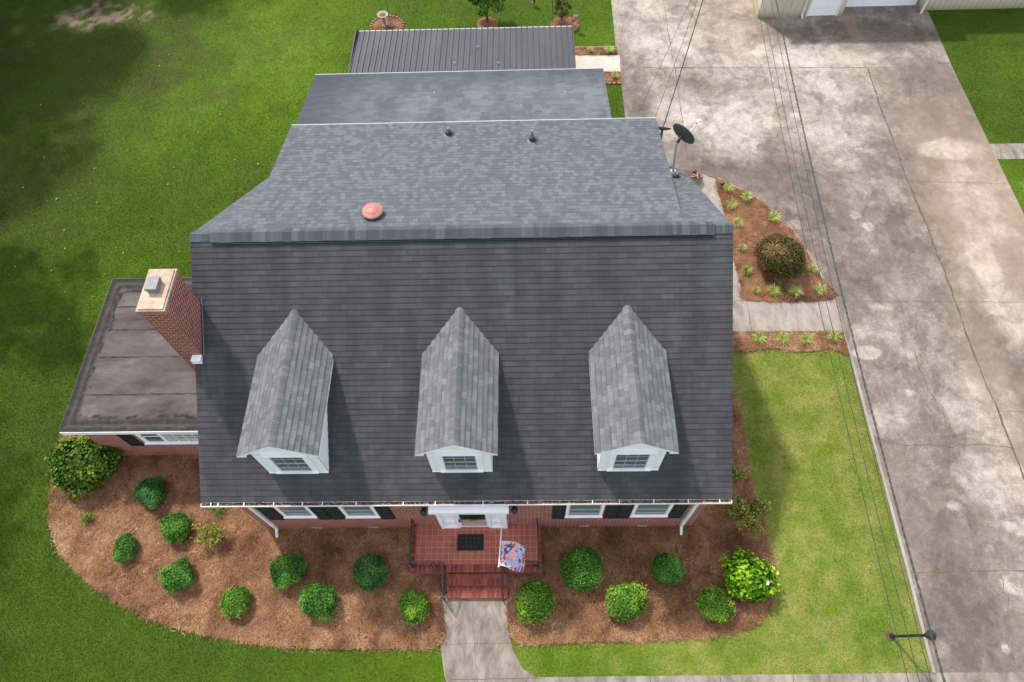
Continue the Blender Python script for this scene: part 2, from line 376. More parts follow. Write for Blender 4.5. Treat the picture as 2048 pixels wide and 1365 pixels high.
X = XL[:, None]*(1-T)+XR[:, None]*T; Y = np.repeat(ys[:, None], NX, 1); P = np.stack([X.ravel(), Y.ravel()], 1)
i = np.arange(len(ys)*NX).reshape(len(ys), NX); F = np.stack([i[:-1, :-1].ravel(), i[:-1, 1:].ravel(), i[1:, 1:].ravel(), i[1:, :-1].ravel()], 1)
st = .50+(vnoise(P, .22, 21)-.5)*.55+(vnoise(P, .8, 22)-.5)*.35
L_ = [(1735, 706, 30, 14, .2, .95), (1590, 450, 13, 9, .3, .72), (1709, 431, 12, 9, .3, .68), (1738, 455, 14, 8, .4, .66), (1907, 1012, 17, 10, .3, .85), (2033, 1051, 26, 17, .3, .8), (2040, 1170, 36, 22, .25, .9), (1880, 1299, 20, 17, .3, .7), (2011, 1298, 9, 9, .2, .85), (1965, 820, 75, 62, .4, .76), (1990, 965, 95, 48, .3, .84), (1904, 300, 62, 20, .4, .88), (1945, 400, 50, 75, .5, .76), (1965, 520, 28, 62, .4, .84), (2030, 640, 55, 60, .6, .78), (1470, 255, 75, 62, .7, 1.0), (1360, 235, 55, 40, .8, .95), (1310, 60, 70, 70, .9, .80), (1420, 90, 90, 55, .9, .74), (1640, 230, 90, 90, .9, .80), (1660, 120, 130, 25, .8, .88), (1500, 130, 110, 30, .8, .7), (1810, 1180, 14, 80, .5, .62), (1780, 840, 45, 30, .8, .72), (1722, 990, 1, 1, .5, .6), (1820, 785, 12, 7, .3, .8), (1762, 615, 26, 8, .6, .75), (1540, 170, 60, 60, .9, .75)]
D_ = [(1560, 330, 150, 55, .9, .22), (1480, 320, 90, 35, .9, .25), (1620, 420, 90, 60, .9, .2), (1270, 200, 30, 45, .8, .25), (1275, 120, 40, 16, .8, .3), (1700, 60, 150, 16, .7, .12), (1780, 75, 90, 24, .6, .1), (1690, 520, 60, 90, .9, .22), (1800, 480, 70, 70, .9, .28), (1860, 190, 40, 60, .9, .22), (1910, 260, 45, 35, .8, .22), (1790, 950, 60, 70, .9, .25), (1880, 1090, 110, 60, .7, .12), (1930, 1230, 90, 70, .8, .18), (1760, 740, 50, 50, .8, .28), (1985, 700, 40, 90, .8, .15), (1600, 590, 40, 60, .9, .25), (1440, 40, 25, 40, .8, .35), (1850, 1060, 60, 60, .8, .2), (1995, 760, 45, 60, .7, .2), (1890, 640, 35, 60, .8, .25), (1530, 50, 20, 30, .7, .25)]
for k, (u, v, ru, rv, so, tv) in enumerate(D_+L_):
    w = ell(P, u, v, ru, rv, so, 30+k, .42 if so > .5 else .30); st = st*(1-w*.75)+tv*w*.75
_j = G(1814, 1146).y; st = st-.04-.08*(P[:, 1] < _j)+.06*(P[:, 1] > G(1400, 137).y)
st = st+(np.abs((vnoise(P*[1, .55], .35, 91)-.5)) < .018)*-.12+(vnoise(P, 2.2, 92)-.5)*.22
def sm(x, e, w): t = np.clip((x-e)/w+.5, 0, 1); return t*t*(3-2*t)
WP = P*[1, .8]+np.stack([vnoise(P, .7, 101)-.5, vnoise(P, .7, 102)-.5], 1)*1.6+np.stack([vnoise(P, 3, 103)-.5, vnoise(P, 3, 104)-.5], 1)*.25
zone = sm(vnoise(P, .18, 105), .5, .3)
n1 = vnoise(WP, .8, 106, 6); n2 = vnoise(WP+7, 1.9, 107, 5); n3 = vnoise(WP*[.6, 1.6]+3, 1.1, 108, 6)
st = st+.15*sm(n1, .56, .05)*(.4+.6*zone)-.13*sm(n2, .57, .06)*(.35+.65*(1-zone))-.12*sm(n3, .60, .04)
for k in range(150):      # small pale worn spots and a few dark drips
    cx_, cy_ = P[RNG.integers(len(P))]; q = RNG.uniform(.06, .26)**1.0; near = np.abs(P[:, 1]-cy_) < 1; dd_ = np.hypot(P[near, 0]-cx_, (P[near, 1]-cy_)*RNG.uniform(.7, 1.4)); st[near] += (.16 if k % 4 else -.18)*sm(-dd_, -q, .07)*RNG.uniform(.4, 1)
_jb = sorted([tuple(G(*p)[:2]) for p in [(1735, 138), (1788, 290), (1842, 427), (1900, 575), (1943, 700), (1994, 822), (2100, 1100)]], key=lambda p: p[1])
right = (P[:, 0] > np.interp(P[:, 1], [p[1] for p in _jb], [p[0] for p in _jb])) & (P[:, 1] < G(1735, 138).y)
st = st-.10*right*(1-np.maximum.reduce([ell(P, 1904, 300, 62, 20, .1, 38, .3), ell(P, 1950, 400, 48, 75, .12, 39, .4), ell(P, 1965, 520, 26, 60, .12, 40, .3), ell(P, 2030, 640, 40, 50, .15, 41, .3)]))
wm = np.maximum.reduce([ell(P, 1980, 430, 120, 190, .9, 3, .4)*.75, ell(P, 1480, 40, 90, 70, 1, 5)*.4, ell(P, 1440, 420, 20, 20, .8, 6)*.9, ell(P, 1700, 45, 12, 40, .6, 7)*.7, ell(P, 1500, 10, 30, 14, .6, 8)*.8, ell(P, 2010, 830, 50, 200, .8, 9)*.5, (vnoise(P, .3, 77) > .62)*.15])
wm = np.clip(wm*.8+.08*right, 0, 1)
o = npmesh('driveway', np.c_[P, np.full(len(P), .028)], F, 'drive', attr=st, aname='stain')
at = o.data.attributes.new('warm', 'FLOAT', 'POINT'); at.data.foreach_set('value', wm.astype(np.float32)); tag(o, kind='structure')

def flat(name, poly, z, mat, kind='structure', label=None, thick=.06):
    import bmesh
    bm = bmesh.new(); vs = [bm.verts.new((x, y, z)) for x, y in poly]; f = bm.faces.new(vs)
    if f.normal.z < 0: f.normal_flip()
    bm.normal_update()
    r = bmesh.ops.extrude_face_region(bm, geom=[f]); 
    for e in r['geom']:
        if isinstance(e, bmesh.types.BMVert): e.co.z -= thick
    bmesh.ops.triangulate(bm, faces=bm.faces[:]); bmesh.ops.recalc_face_normals(bm, faces=bm.faces[:])
    me = bpy.data.meshes.new(name); bm.to_mesh(me); bm.free(); me.materials.append(MT[mat])
    o = link(name, me); tag(o, kind=kind); return o
def concrete(name, cols, wscale=1.5):
    m = Mt(name, .9, spec=.2); f = m.noise(m.vmul(m.pos, (1.4, .6, 1)), wscale, 6, .7, .4); g = m.noise(m.pos, 30, 3)
    c = m.ramp(f, [(.3, cols[0]), (.5, cols[1]), (.72, cols[2])]); c = m.mix(.5, c, m.ramp(g, [(.3, .8), (.7, 1.2)]), 'MULTIPLY'); m.col(c); m.bump(g, .2, .01); return m.m
MT['walk'] = concrete('aged_walk_concrete', [(.105, .088, .072), (.21, .182, .152), (.34, .30, .255)])
MT['walk2'] = concrete('side_walk_concrete', [(.19, .165, .14), (.29, .255, .22), (.38, .34, .295)])
MT['patio'] = concrete('new_patio_concrete', [(.40, .35, .295), (.46, .41, .35), (.52, .47, .40)])
flat('front_walk', FWALK, .034, 'walk'); flat('side_walk', SWALK, .045, 'walk2'); flat('patio_path', PATIO, .04, 'patio'); flat('lawn_path', PATH_R, .03, 'walk')

# pine-straw beds: lumpy sheets
ms = Mt('pine_straw_bed', .95, spec=.1)
n1 = ms.noise(ms.pos, 1.0, 5, .6); n2 = ms.noise(ms.pos, 12, 4, .75, 2.0)
c = ms.mix(ms.ramp(n1, [(.35, 0.), (.65, 1.)]), (.13, .060, .032), (.28, .145, .080))
c = ms.mix(.8, c, ms.ramp(n2, [(.28, .45), (.72, 1.5)]), 'MULTIPLY'); ms.col(c); ms.bump(n2, .9, .05); MT['straw'] = ms.m
mn = Mt('pine_needle', .8, spec=.2); mn.col(mn.ramp(mn.attr('shade'), [(0, (.075, .036, .020)), (.4, (.26, .125, .060)), (.8, (.37, .195, .098)), (1, (.48, .31, .19))])); MT['needle'] = mn.m
def inset_dist(P, poly):
    d = np.full(len(P), 9.0); n = len(poly)
    for i in range(n):
        a = np.array(poly[i]); b = np.array(poly[(i+1) % n]); ab = b-a; L2 = (ab@ab) or 1e-9
        t = np.clip(((P-a)@ab)/L2, 0, 1); d = np.minimum(d, np.hypot(*(P-(a+t[:, None]*ab)).T))
    return d
def bed(name, poly, z=.03, smooth=True, hump=.07):
    PL = smooth_poly(poly) if smooth else poly
    A = np.array(PL); x0, y0 = A.min(0); x1, y1 = A.max(0)
    P, F = grid('', x0-.1, x1+.1, y0-.1, y1+.1, .07)
    ins = pip(P, PL); d = inset_dist(P, PL); sd = np.where(ins, d, -d)
    zz = z+np.clip(sd/.35, -.5, 1)*hump*.6+(vnoise(P, 1.7, 5)-.5)*hump*np.clip(sd*3, 0, 1)+(vnoise(P, 4, 6)-.5)*.10
    fr = (vnoise(P, 5, 8)-.5)*.16
    keep = (sd+fr > -.02); fk = keep[F].all(1); F2 = F[fk]
    o = npmesh(name, np.c_[P, zz], F2, 'straw', smooth=True)
    tag(o, kind='structure'); return PL
BEDS = [bed('mulch_bed', BED_L), bed('mulch_bed', BED_R), bed('mulch_bed', BED_T, .05, True), bed('mulch_bed', BED_S, .04, False), bed('mulch_bed', BED_P1, .03, False), bed('mulch_bed', BED_P2, .03, False), bed('mulch_bed', BED_F, .04, False)]
def scatter(poly, dens):
    A = np.array(poly); x0, y0 = A.min(0); x1, y1 = A.max(0); n = int((x1-x0)*(y1-y0)*dens)
    P = RNG.uniform((x0, y0), (x1, y1), (n, 2)); return P[pip(P, poly)]
NP_ = np.concatenate([scatter(p, 1000) for p in BEDS]); _e = np.concatenate([scatter(p, 420) for p in BEDS[:4]]); _d = np.minimum.reduce([inset_dist(_e, p) for p in BEDS[:4]]); _e = _e[_d < .22]; NP_ = np.concatenate([NP_, _e+RNG.normal(0, .10, _e.shape)])
n = len(NP_)
th = vnoise(NP_, .9, 9)*14+RNG.normal(0, .8, n); ln = RNG.uniform(.035, .09, n); hw = RNG.uniform(.003, .0055, n)
zc = .055+(vnoise(NP_, 4, 6)-.5)*.10+RNG.uniform(.01, .05, n); dx, dy = np.cos(th)*ln, np.sin(th)*ln; px, py = -np.sin(th)*hw, np.cos(th)*hw; tz = RNG.normal(0, .018, n)
V = np.stack([np.stack([NP_[:, 0]-dx-px, NP_[:, 1]-dy-py, zc-tz], 1), np.stack([NP_[:, 0]+dx-px, NP_[:, 1]+dy-py, zc+tz], 1), np.stack([NP_[:, 0]+dx+px, NP_[:, 1]+dy+py, zc+tz], 1), np.stack([NP_[:, 0]-dx+px, NP_[:, 1]-dy+py, zc-tz], 1)], 1).reshape(-1, 3)
o = npmesh('pine_straw', V, np.arange(4*n).reshape(n, 4), 'needle', attr=np.repeat(np.clip(RNG.beta(2, 2.6, n)+(vnoise(NP_, .5, 31)-.5)*1.1+(vnoise(NP_, 2.5, 33)-.5)*1.1+.04, 0, 1), 4))
tag(o, 'loose rust brown pine straw covering the planting beds', 'pine straw', kind='stuff')

# grass blades
mgb = Mt('grass_blade', .7, spec=.2)
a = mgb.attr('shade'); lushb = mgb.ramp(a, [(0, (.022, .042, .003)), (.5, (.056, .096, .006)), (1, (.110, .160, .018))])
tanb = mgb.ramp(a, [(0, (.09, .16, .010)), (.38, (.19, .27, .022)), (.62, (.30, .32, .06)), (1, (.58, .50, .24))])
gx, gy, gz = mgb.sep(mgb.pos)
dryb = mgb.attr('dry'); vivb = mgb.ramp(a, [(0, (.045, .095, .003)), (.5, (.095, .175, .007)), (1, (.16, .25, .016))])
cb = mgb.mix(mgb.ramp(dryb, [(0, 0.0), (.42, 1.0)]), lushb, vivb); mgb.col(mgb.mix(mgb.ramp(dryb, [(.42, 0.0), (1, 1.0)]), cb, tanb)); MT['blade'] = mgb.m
HOUSE_FP = [(-14, 3), (-7.4, 3), (-7.4, .1), (7.7, .1), (7.7, 14), (5.7, 14), (5.7, 21), (-8, 21), (-8, 14), (-8, 9), (-14, 9)]
def lawn_points(x0, x1, y0, y1, dens):
    n = int((x1-x0)*(y1-y0)*dens); P = RNG.uniform((x0, y0), (x1, y1), (n, 2)); k = np.ones(n, bool)
    Q = P+RNG.normal(0, .06, P.shape)
    for pl in BEDS: k &= ~pip(Q, pl)
    Q = P+RNG.normal(0, .015, P.shape)
    for pl in [DPOLY, FWALK, SWALK, PATIO, PATH_R, HOUSE_FP]: k &= ~pip(Q, pl)
    # keep to what can be seen from round about the camera
    a = np.array(G(-60, 1420)[:2]); 
    k &= (P[:, 0] > -17-(P[:, 1]+6)*.40) & (P[:, 0] < 19+(P[:, 1]+6)*.42)
    return P[k]
GP = lawn_points(-33, 33, -7, 36, 1400); GP = GP[RNG.random(len(GP)) < np.interp(GP[:, 1], [4, 30], [1, .5])]
kb = ell(GP, 210, 30, 75, 22, .5, 3, .9)*np.clip((vnoise(GP, 2.6, 4)-.40)*6, 0, 1); GP = GP[RNG.random(len(GP)) > kb]
n = len(GP); th = RNG.uniform(0, 2*np.pi, n); hw = RNG.uniform(.005, .011, n); h = RNG.uniform(.025, .05, n); ld = RNG.uniform(0, 2*np.pi, n); ll = RNG.uniform(.012, .04, n)
V = np.stack([np.c_[GP[:, 0]-np.cos(th)*hw, GP[:, 1]-np.sin(th)*hw, np.zeros(n)], np.c_[GP[:, 0]+np.cos(th)*hw, GP[:, 1]+np.sin(th)*hw, np.zeros(n)], np.c_[GP[:, 0]+np.cos(ld)*ll, GP[:, 1]+np.sin(ld)*ll, h]], 1).reshape(-1, 3)
sh = np.clip(RNG.normal(.45, .16, n)+(vnoise(GP, .45, 41)-.5)*.55+(vnoise(GP, 1.6, 42)-.5)*.5, 0, 1)
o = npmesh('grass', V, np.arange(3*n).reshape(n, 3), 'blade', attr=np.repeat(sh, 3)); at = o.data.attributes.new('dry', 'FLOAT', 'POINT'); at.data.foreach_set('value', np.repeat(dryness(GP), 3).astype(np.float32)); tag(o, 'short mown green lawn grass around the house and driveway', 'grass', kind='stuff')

# joints and cracks in the concrete
mj = worn('joint_dirt', (.085, .062, .042), .95, .5, 6, dirt=(.12, .13, .04)); MT['joint'] = mj
def ribbon(mb, pts, w, z, jit=.02, step=.25):
    pts = [Vector((p[0], p[1], 0)) for p in pts]; out = []
    for a, b in zip(pts[:-1], pts[1:]):
        k = max(1, int((b-a).length/step))
        for i in range(k): out.append(a.lerp(b, i/k))
    out.append(pts[-1]); out = [p+Vector((random.gauss(0, jit), random.gauss(0, jit), 0)) for p in out]
    L = []; R = []
    for i, p in enumerate(out):
        d = (out[min(i+1, len(out)-1)]-out[max(i-1, 0)]).normalized(); q = Vector((-d.y, d.x, 0))*w*random.uniform(.3, 1)/2
        L.append((p.x+q.x, p.y+q.y, z)); R.append((p.x-q.x, p.y-q.y, z))
    for i in range(len(out)-1): mb.face([R[i], R[i+1], L[i+1], L[i]])
mb = MB(); zj = .032
def jp(L): return [G(*p) for p in L]
for L, w, j in (([(1239, 137), (1540, 137), (1735, 137)], .06, .012), ([(1735, 137), (1905, 134)], .02, .008),
    ([(1326, 0), (1337, 70), (1351, 145), (1366, 248), (1378, 342)], .04, .01), ([(1735, 138), (1755, 199), (1788, 290), (1813, 360), (1842, 427), (1900, 575), (1943, 700), (1994, 822), (2048, 960)], .10, .02),
    ([(1670, 603), (1900, 604), (2048, 606)], .025, .006), ([(1814, 1146), (1930, 1144), (2048, 1142)], .04, .008), ([(1994, 823), (2048, 825)], .03, .008),
    ([(1815, 363), (2011, 369)], .018, .01), ([(1540, 246), (1640, 243), (1690, 243)], .012, .02),
    ([(1741, 873), (1800, 891), (1870, 894), (1960, 890), (2030, 897)], .035, .03),
    ([(1825, 700), (1846, 754), (1862, 790), (1882, 814), (1892, 856), (1909, 892)], .035, .04), ([(1899, 895), (1894, 948), (1911, 1002), (1931, 1036), (1950, 1100), (1970, 1142)], .022, .04),
    ([(2000, 1146), (2016, 1220), (2014, 1285), (2030, 1330)], .022, .04), ([(1680, 400), (1700, 425), (1740, 445), (1753, 458), (1726, 475), (1724, 530), (1750, 600)], .016, .03),
    ([(1500, 348), (1505, 368), (1495, 385)], .05, .03), ([(1244, 60), (1241, 100), (1247, 137)], .025, .03), ([(1450, 262), (1500, 240), (1560, 230)], .01, .03), ([(1680, 1000), (1681, 1001)], .01, .01),
    ([(1990, 905), (2020, 935), (2040, 960)], .012, .03), ([(1870, 700), (1880, 760)], .01, .03), ([(1900, 1335), (1990, 1362)], .02, .03)):
    ribbon(mb, jp(L), w, zj, j)
o = mb.build('driveway_joint', 'joint'); tag(o, kind='structure')
mb = MB()
for L, w in (([(1493, 603), (1503, 664)], .03), ([(1590, 603), (1598, 664)], .015), ([(1470, 603), (1495, 603)], .02)): ribbon(mb, jp(L), w, .049, .004)
for L, w in (([(945, 1198), (947, 1260), (955, 1365)], .012), ([(1585, 1350), (1587, 1400)], .03), ([(1725, 1349), (1728, 1400)], .03), ([(1440, 1351), (1442, 1400)], .03), ([(1300, 1352), (1301, 1400)], .03), ([(882, 1290), (1030, 1286)], .02), ([(905, 1360), (1075, 1357)], .02)): ribbon(mb, jp(L), w, .038, .005)
tag(mb.build('walk_joint', 'joint'), kind='structure')
mb = MB()
for L in ([(1866, 1346), (1815, 1143), (1742, 870), (1699, 706), (1684, 664), (1668, 601)], [(1668, 601), (1641, 552), (1613, 503), (1585, 462), (1551, 428), (1513, 398), (1471, 376), (1433, 357)]):
    Q = jp(L)
    for a, b in zip(Q[:-1], Q[1:]): mb.bar((a.x, a.y, .03), (b.x, b.y, .03), .10, .07)
tag(mb.build('driveway_kerb', 'walk2'), kind='structure')

# ---------------------------------------------------------------- the house
X0, X1 = -8.42, 8.33; YE, ZE = -.07, 3.6; YR, ZR = 6.99, 8.2; SL = (ZR-ZE)/(YR-YE)
YB = 13.2; ZB = ZR-SL*(YB-YR)
house = empty('brick_house', (0, 7, 0), 'red brick one and a half storey house with charcoal shingle roof and three white dormers', 'house')
# walls (walls carry brick; gables up to the roof underside)
mb = MB()
WL, WR = -7.5, 7.78
def wallq(mb, a, b, z0, z1):
    L = (Vector(b)-Vector(a)).length; mb.face([(a[0], a[1], z0), (b[0], b[1], z0), (b[0], b[1], z1), (a[0], a[1], z1)], [(0, z0), (L, z0), (L, z1), (0, z1)])
wallq(mb, (WL, .0), (WR, .0), 0, 3.5)
for x in (WL, WR):
    mb.face([(x, 0, 0), (x, YB-.3, 0), (x, YB-.3, ZB+.1), (x, YR, ZR-.12), (x, 0, 3.5)])
wallq(mb, (WR, YB-.3), (WL, YB-.3), 0, ZB+.1)
mb.box(-8.1, 5.6, YB-.3, 20.4, 0, 2.85)
mb.build('wall', 'brick', house)
# water-table course under windows: soldier sills
def courses(mb, xa, xb, yl, zl, yh, zh, t=.014, expo=.183, u0=0.0, taper=None):
    """stepped shingle courses between a low line and a high line (along x)."""
    L = math.hypot(yh-yl, zh-zl); n = max(1, round(L/expo)); ny, nz = -(zh-zl)/L, (yh-yl)/L
    sgn = 1 if nz > 0 else -1; ny *= sgn; nz *= sgn
    for i in range(n):
        a, b = i/n, (i+1)/n
        yA, zA = yl+(yh-yl)*a, zl+(zh-zl)*a; yB_, zB_ = yl+(yh-yl)*b, zl+(zh-zl)*b
        sa, sb = i*expo+.001, (i+1)*expo-.001
        p = [(xa, yA+ny*t, zA+nz*t), (xb, yA+ny*t, zA+nz*t), (xb, yB_, zB_), (xa, yB_, zB_)]
        uv = [(xa+u0, sa), (xb+u0, sa), (xb+u0, sb), (xa+u0, sb)]
        mb.face(p, uv)
        mb.face([(xa, yA, zA), (xb, yA, zA), (xb, yA+ny*t, zA+nz*t), (xa, yA+ny*t, zA+nz*t)], [(xa+u0, sa), (xb+u0, sa), (xb+u0, sa), (xa+u0, sa)])
mb = MB(); courses(mb, X0, X1, YE, ZE, YR, ZR, .013)
roof = mb.build('roof', 'tab', house)
mb = MB(); courses(mb, X0, X1, YB, ZB, YR, ZR)
mb.build('rear_slope', 'lam', roof)
# underside / fascia slab
mb = MB(); e = .03
mb.face([(X0+.02, YE+.02, ZE-.02-e), (X0+.02, YR, ZR-.03-e), (X1-.02, YR, ZR-.03-e), (X1-.02, YE+.02, ZE-.02-e)])
mb.face([(X0+.02, YB-.02, ZB-.02-e), (X0+.02, YR, ZR-.03-e), (X1-.02, YR, ZR-.03-e), (X1-.02, YB-.02, ZB-.02-e)])
mb.build('roof_underside', 'trim', roof)
for x, s in ((X0+.02, 1), (X1-.06, 1)):
    mb = MB()
    for (ya, za, yb, zb) in ((YE, ZE, YR, ZR), (YB, ZB, YR, ZR)):
        mb.face([(x, ya, za-.02), (x, yb, zb-.02), (x, yb, zb-.24), (x, ya, za-.24)]); mb.face([(x+.04, ya, za-.24), (x+.04, yb, zb-.24), (x+.04, yb, zb-.02), (x+.04, ya, za-.02)])
        mb.face([(x, ya, za-.24), (x, yb, zb-.24), (x+.04, yb, zb-.24), (x+.04, ya, za-.24)])
    mb.build('rake_board', 'trim', roof)
# ridge cap shingles and raised ridge vent
mb = MB(); w = .2; x = X0; k = 0
while x < X1-.01:
    xe = min(x+.2, X1); t = .022
    for s, sl in ((-1, SL), (1, SL)):
        mb.face([(x, YR, ZR+.045), (xe, YR, ZR+.03), (xe, YR+s*w, ZR+.03-w*sl), (x, YR+s*w, ZR+.045-w*sl)][::(1 if s < 0 else -1)], [(k*.305, .02), (k*.305+.2, .02), (k*.305+.2, .12), (k*.305, .12)])
    x = xe; k += 1
mb.build('ridge_cap', 'cap', roof)
mb = MB(); xa, xb = -7.75, 7.75; x = xa; k = 0
while x < xb-.01:
    xe = min(x+.25, xb)
    for s in (-1, 1):
        mb.face([(x, YR, ZR+.10), (xe, YR, ZR+.098), (xe, YR+s*.26, ZR+.098-.26*SL), (x, YR+s*.26, ZR+.102-.26*SL)][::(1 if s < 0 else -1)], [(k*.305+.1, 3.02), (k*.305+.3, 3.02), (k*.305+.3, 3.12), (k*.305+.1, 3.12)])
    x = xe; k += 1
rv = mb.build('ridge_vent', 'cap', roof)
mb = MB()
mb.box(xa+.03, xb-.03, YR-.285, YR-.25, ZR-.27*SL-.02, ZR+.07-.27*SL); mb.build('vent_slot', 'dark', rv)
# shed dormer across the back
SX0, SX1 = -6.74, 6.88; SY0, SZ0 = 7.12, 8.14; SY1, SZ1 = 13.32, 6.70
mb = MB(); courses(mb, SX0, SX1, SY1, SZ1, SY0, SZ0, .010)
shed = mb.build('rear_dormer_roof', 'lam', house)
mb = MB(); mb.face([(SX0+.02, SY1-.02, SZ1-.04), (SX1-.02, SY1-.02, SZ1-.04), (SX1-.02, SY0, SZ0-.04), (SX0+.02, SY0, SZ0-.04)])
mb.box(SX0, SX1, SY1-.02, SY1, SZ1-.2, SZ1-.01)
for x in (SX0+.02, SX1-.02):
    mb.face([(x, SY1-.15, SZ1-.02), (x, SY0, SZ0-.03), (x, SY1-.15, ZB+.0)])
mb.box(SX0+.02, SX1-.02, SY1-.3, SY1-.28, ZB-.2, SZ1-.03)
mb.build('dormer_siding', 'white', shed)
mb = MB(); mb.box(SX0, SX1, SY1+.005, SY1+.075, SZ1-.09, SZ1-.075); mb.box(SX0, SX1, SY1+.045, SY1+.075, SZ1-.074, SZ1+.005); mb.build('rear_gutter', 'sash', shed)
# porch roof behind
PA = dict(x0=-8.0, x1=5.85); mb = MB(); courses(mb, -7.95, 5.74, 20.78, 3.0, 16.0, 3.95, .008)
MT['lam2'] = MT['lam']
ml = Mt('weathered_porch_shingle', .95, spec=.12)
u, v, _ = ml.sep(ml.uv); row = ml.ma('FLOOR', ml.ma('DIVIDE', v, .183)); uu = ml.ma('ADD', ml.ma('DIVIDE', u, .39), ml.ma('MULTIPLY', ml.white(ml.comb(row, 1.3)), 1.0))
r = ml.white(ml.comb(ml.ma('FLOOR', uu), row, 2.0)); c = ml.ramp(r, [(0, (.105, .112, .126)), (1, (.150, .158, .175))])
s1 = ml.noise(ml.vmul(ml.pos, (.8, .35, 1)), 1.0, 5, .6, .1); c = ml.mix(ml.ramp(s1, [(.36, .6), (.56, 0.0)]), c, (.062, .068, .080))
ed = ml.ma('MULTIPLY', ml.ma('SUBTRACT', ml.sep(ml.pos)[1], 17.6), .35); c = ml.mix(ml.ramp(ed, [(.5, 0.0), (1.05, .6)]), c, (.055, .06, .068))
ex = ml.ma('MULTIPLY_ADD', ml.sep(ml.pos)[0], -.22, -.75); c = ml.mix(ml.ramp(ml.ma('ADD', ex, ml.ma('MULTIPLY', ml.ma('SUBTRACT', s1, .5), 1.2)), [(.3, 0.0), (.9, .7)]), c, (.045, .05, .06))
c = ml.mix(.5, c, ml.ramp(ml.noise(ml.uv, 60, 2), [(.3, .7), (.7, 1.3)]), 'MULTIPLY'); ml.col(c); MT['porch'] = ml.m
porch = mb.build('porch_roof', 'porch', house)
mb = MB(); mb.box(-7.97, 5.76, 20.79, 20.85, 2.86, 2.885); mb.box(-7.97, 5.76, 20.815, 20.85, 2.886, 2.99); mb.box(-7.95, -7.91, 13.5, 20.78, 2.75, 2.98); mb.box(5.70, 5.74, 13.5, 20.78, 2.75, 2.98); mb.build('porch_gutter', 'sash', porch)
# front gutter
mb = MB(); gy, gz = YE-.012, ZE-.03
mb.box(X0, X1, gy-.11, gy, gz-.105, gz-.09); mb.box(X0, X1, gy-.125, gy-.11, gz-.105, gz-.0);
mb.box(X0, X0+.014, gy-.11, gy-.014, gz-.09, gz); mb.box(X1-.014, X1, gy-.11, gy-.014, gz-.09, gz)
mb.box(X0+.02, X1-.02, gy+.003, gy+.03, gz-.3, gz-.06)
gut = mb.build('gutter', 'gut', house)
for u in (409, 424, 477, 538, 597, 638, 707, 803, 868, 965, 1055, 1186, 1240, 1309, 1378, 1441):
    p = GY(u, 1001, gy-.06); mb = MB(); mb.box(p.x-.014, p.x+.014, gy-.118, gy+.03, gz-.0, gz+.01); mb.build('gutter_strap', 'gut', gut)
mlf = Mt('gutter_leaf_litter', .95); mlf.col(mlf.ramp(mlf.noise(mlf.pos, 14, 4, .85), [(.40, (.018, .012, .009)), (.52, (.09, .05, .03)), (.64, (.50, .32, .19))])); MT['litter'] = mlf.m
P, F = grid('', X0+.02, X1-.02, gy-.108, gy+.002, .022)
o = npmesh('leaf_litter', np.c_[P, gz-.05+(vnoise(P, 9, 4)-.5)*.07], F, 'litter', gut)
# downspouts
for (u0, v0, u1, v1) in ((482, 1009, 557, 1058), (1399, 1006, 1360, 1052)):
    b = G(u1, v1, .12); b.y = -.09; mb = MB()
    mb.bar((b.x, gy-.06, gz-.10), (b.x, -.06, gz-.34), .11, .08, (1, 0, 0)); mb.bar((b.x, -.055, gz-.32), (b.x, -.055, .30), .11, .08, (0, 1, 0)); mb.bar((b.x, -.055, .32), (b.x, -.30, .10), .11, .08, (1, 0, 0))
    d = mb.build('downspout', 'gut', house)
    for z in (.8, 2.2): MB().box(b.x-.065, b.x+.065, -.10, -.002, z, z+.03).build('strap', 'gut', d)
# front windows
def window(xa, xb, z0, z1, y, parent, glass='blind', sill=True, grid_=(1, 1), fr=.10, sub=True):
    mb = MB(); d = .05
    for (a, b, c, e_) in ((xa, xa+fr, z0, z1), (xb-fr, xb, z0, z1), (xa+fr, xb-fr, z1-fr, z1), (xa+fr, xb-fr, z0, z0+fr*.9)): mb.box(a, b, y-d, y-.002, c, e_)
    if sill: mb.box(xa-.02, xb+.02, y-.1, y-.053, z0-.01, z0+.045)
    w = mb.build('window', 'white', parent)
    mb = MB(); mb.box(xa+fr-.005, xb-fr+.005, y-.016, y-.004, z0+fr*.9-.005, z1-fr+.005); 
    if sub: mb.build('pane', glass, w)
    m2 = MB(); nx, nz = grid_; gx0, gx1, gz0, gz1 = xa+fr, xb-fr, z0+fr*.9, z1-fr
    zm = (gz0+gz1)/2; m2.box(gx0, gx1, y-.034, y-.018, zm-.025, zm+.025)
    m2.box(gx0, gx0+.035, y-.034, y-.018, gz0, gz1); m2.box(gx1-.035, gx1, y-.034, y-.018, gz0, gz1); m2.box(gx0, gx1, y-.032, y-.0185, gz0, gz0+.035)
    for i in range(1, nx): xx = gx0+(gx1-gx0)*i/nx; m2.box(xx-.009, xx+.009, y-.026, y-.0175, gz0, gz1)
    m2.build('sash', 'sash', w) if sub else None
    return w
for xa, xb, z0 in ((-6.33, -5.22, 1.74), (-4.22, -3.08, 1.70), (3.22, 4.46, 1.58), (5.42, 6.66, 1.60)):
    w = window(xa, xb, z0, 3.05, 0, house)
    mb = MB(); mb.box(xa-.02, xb+.02, -.055, -.001, z0-.23, z0-.012); mb.build('brick_sill', 'rowlock', w)
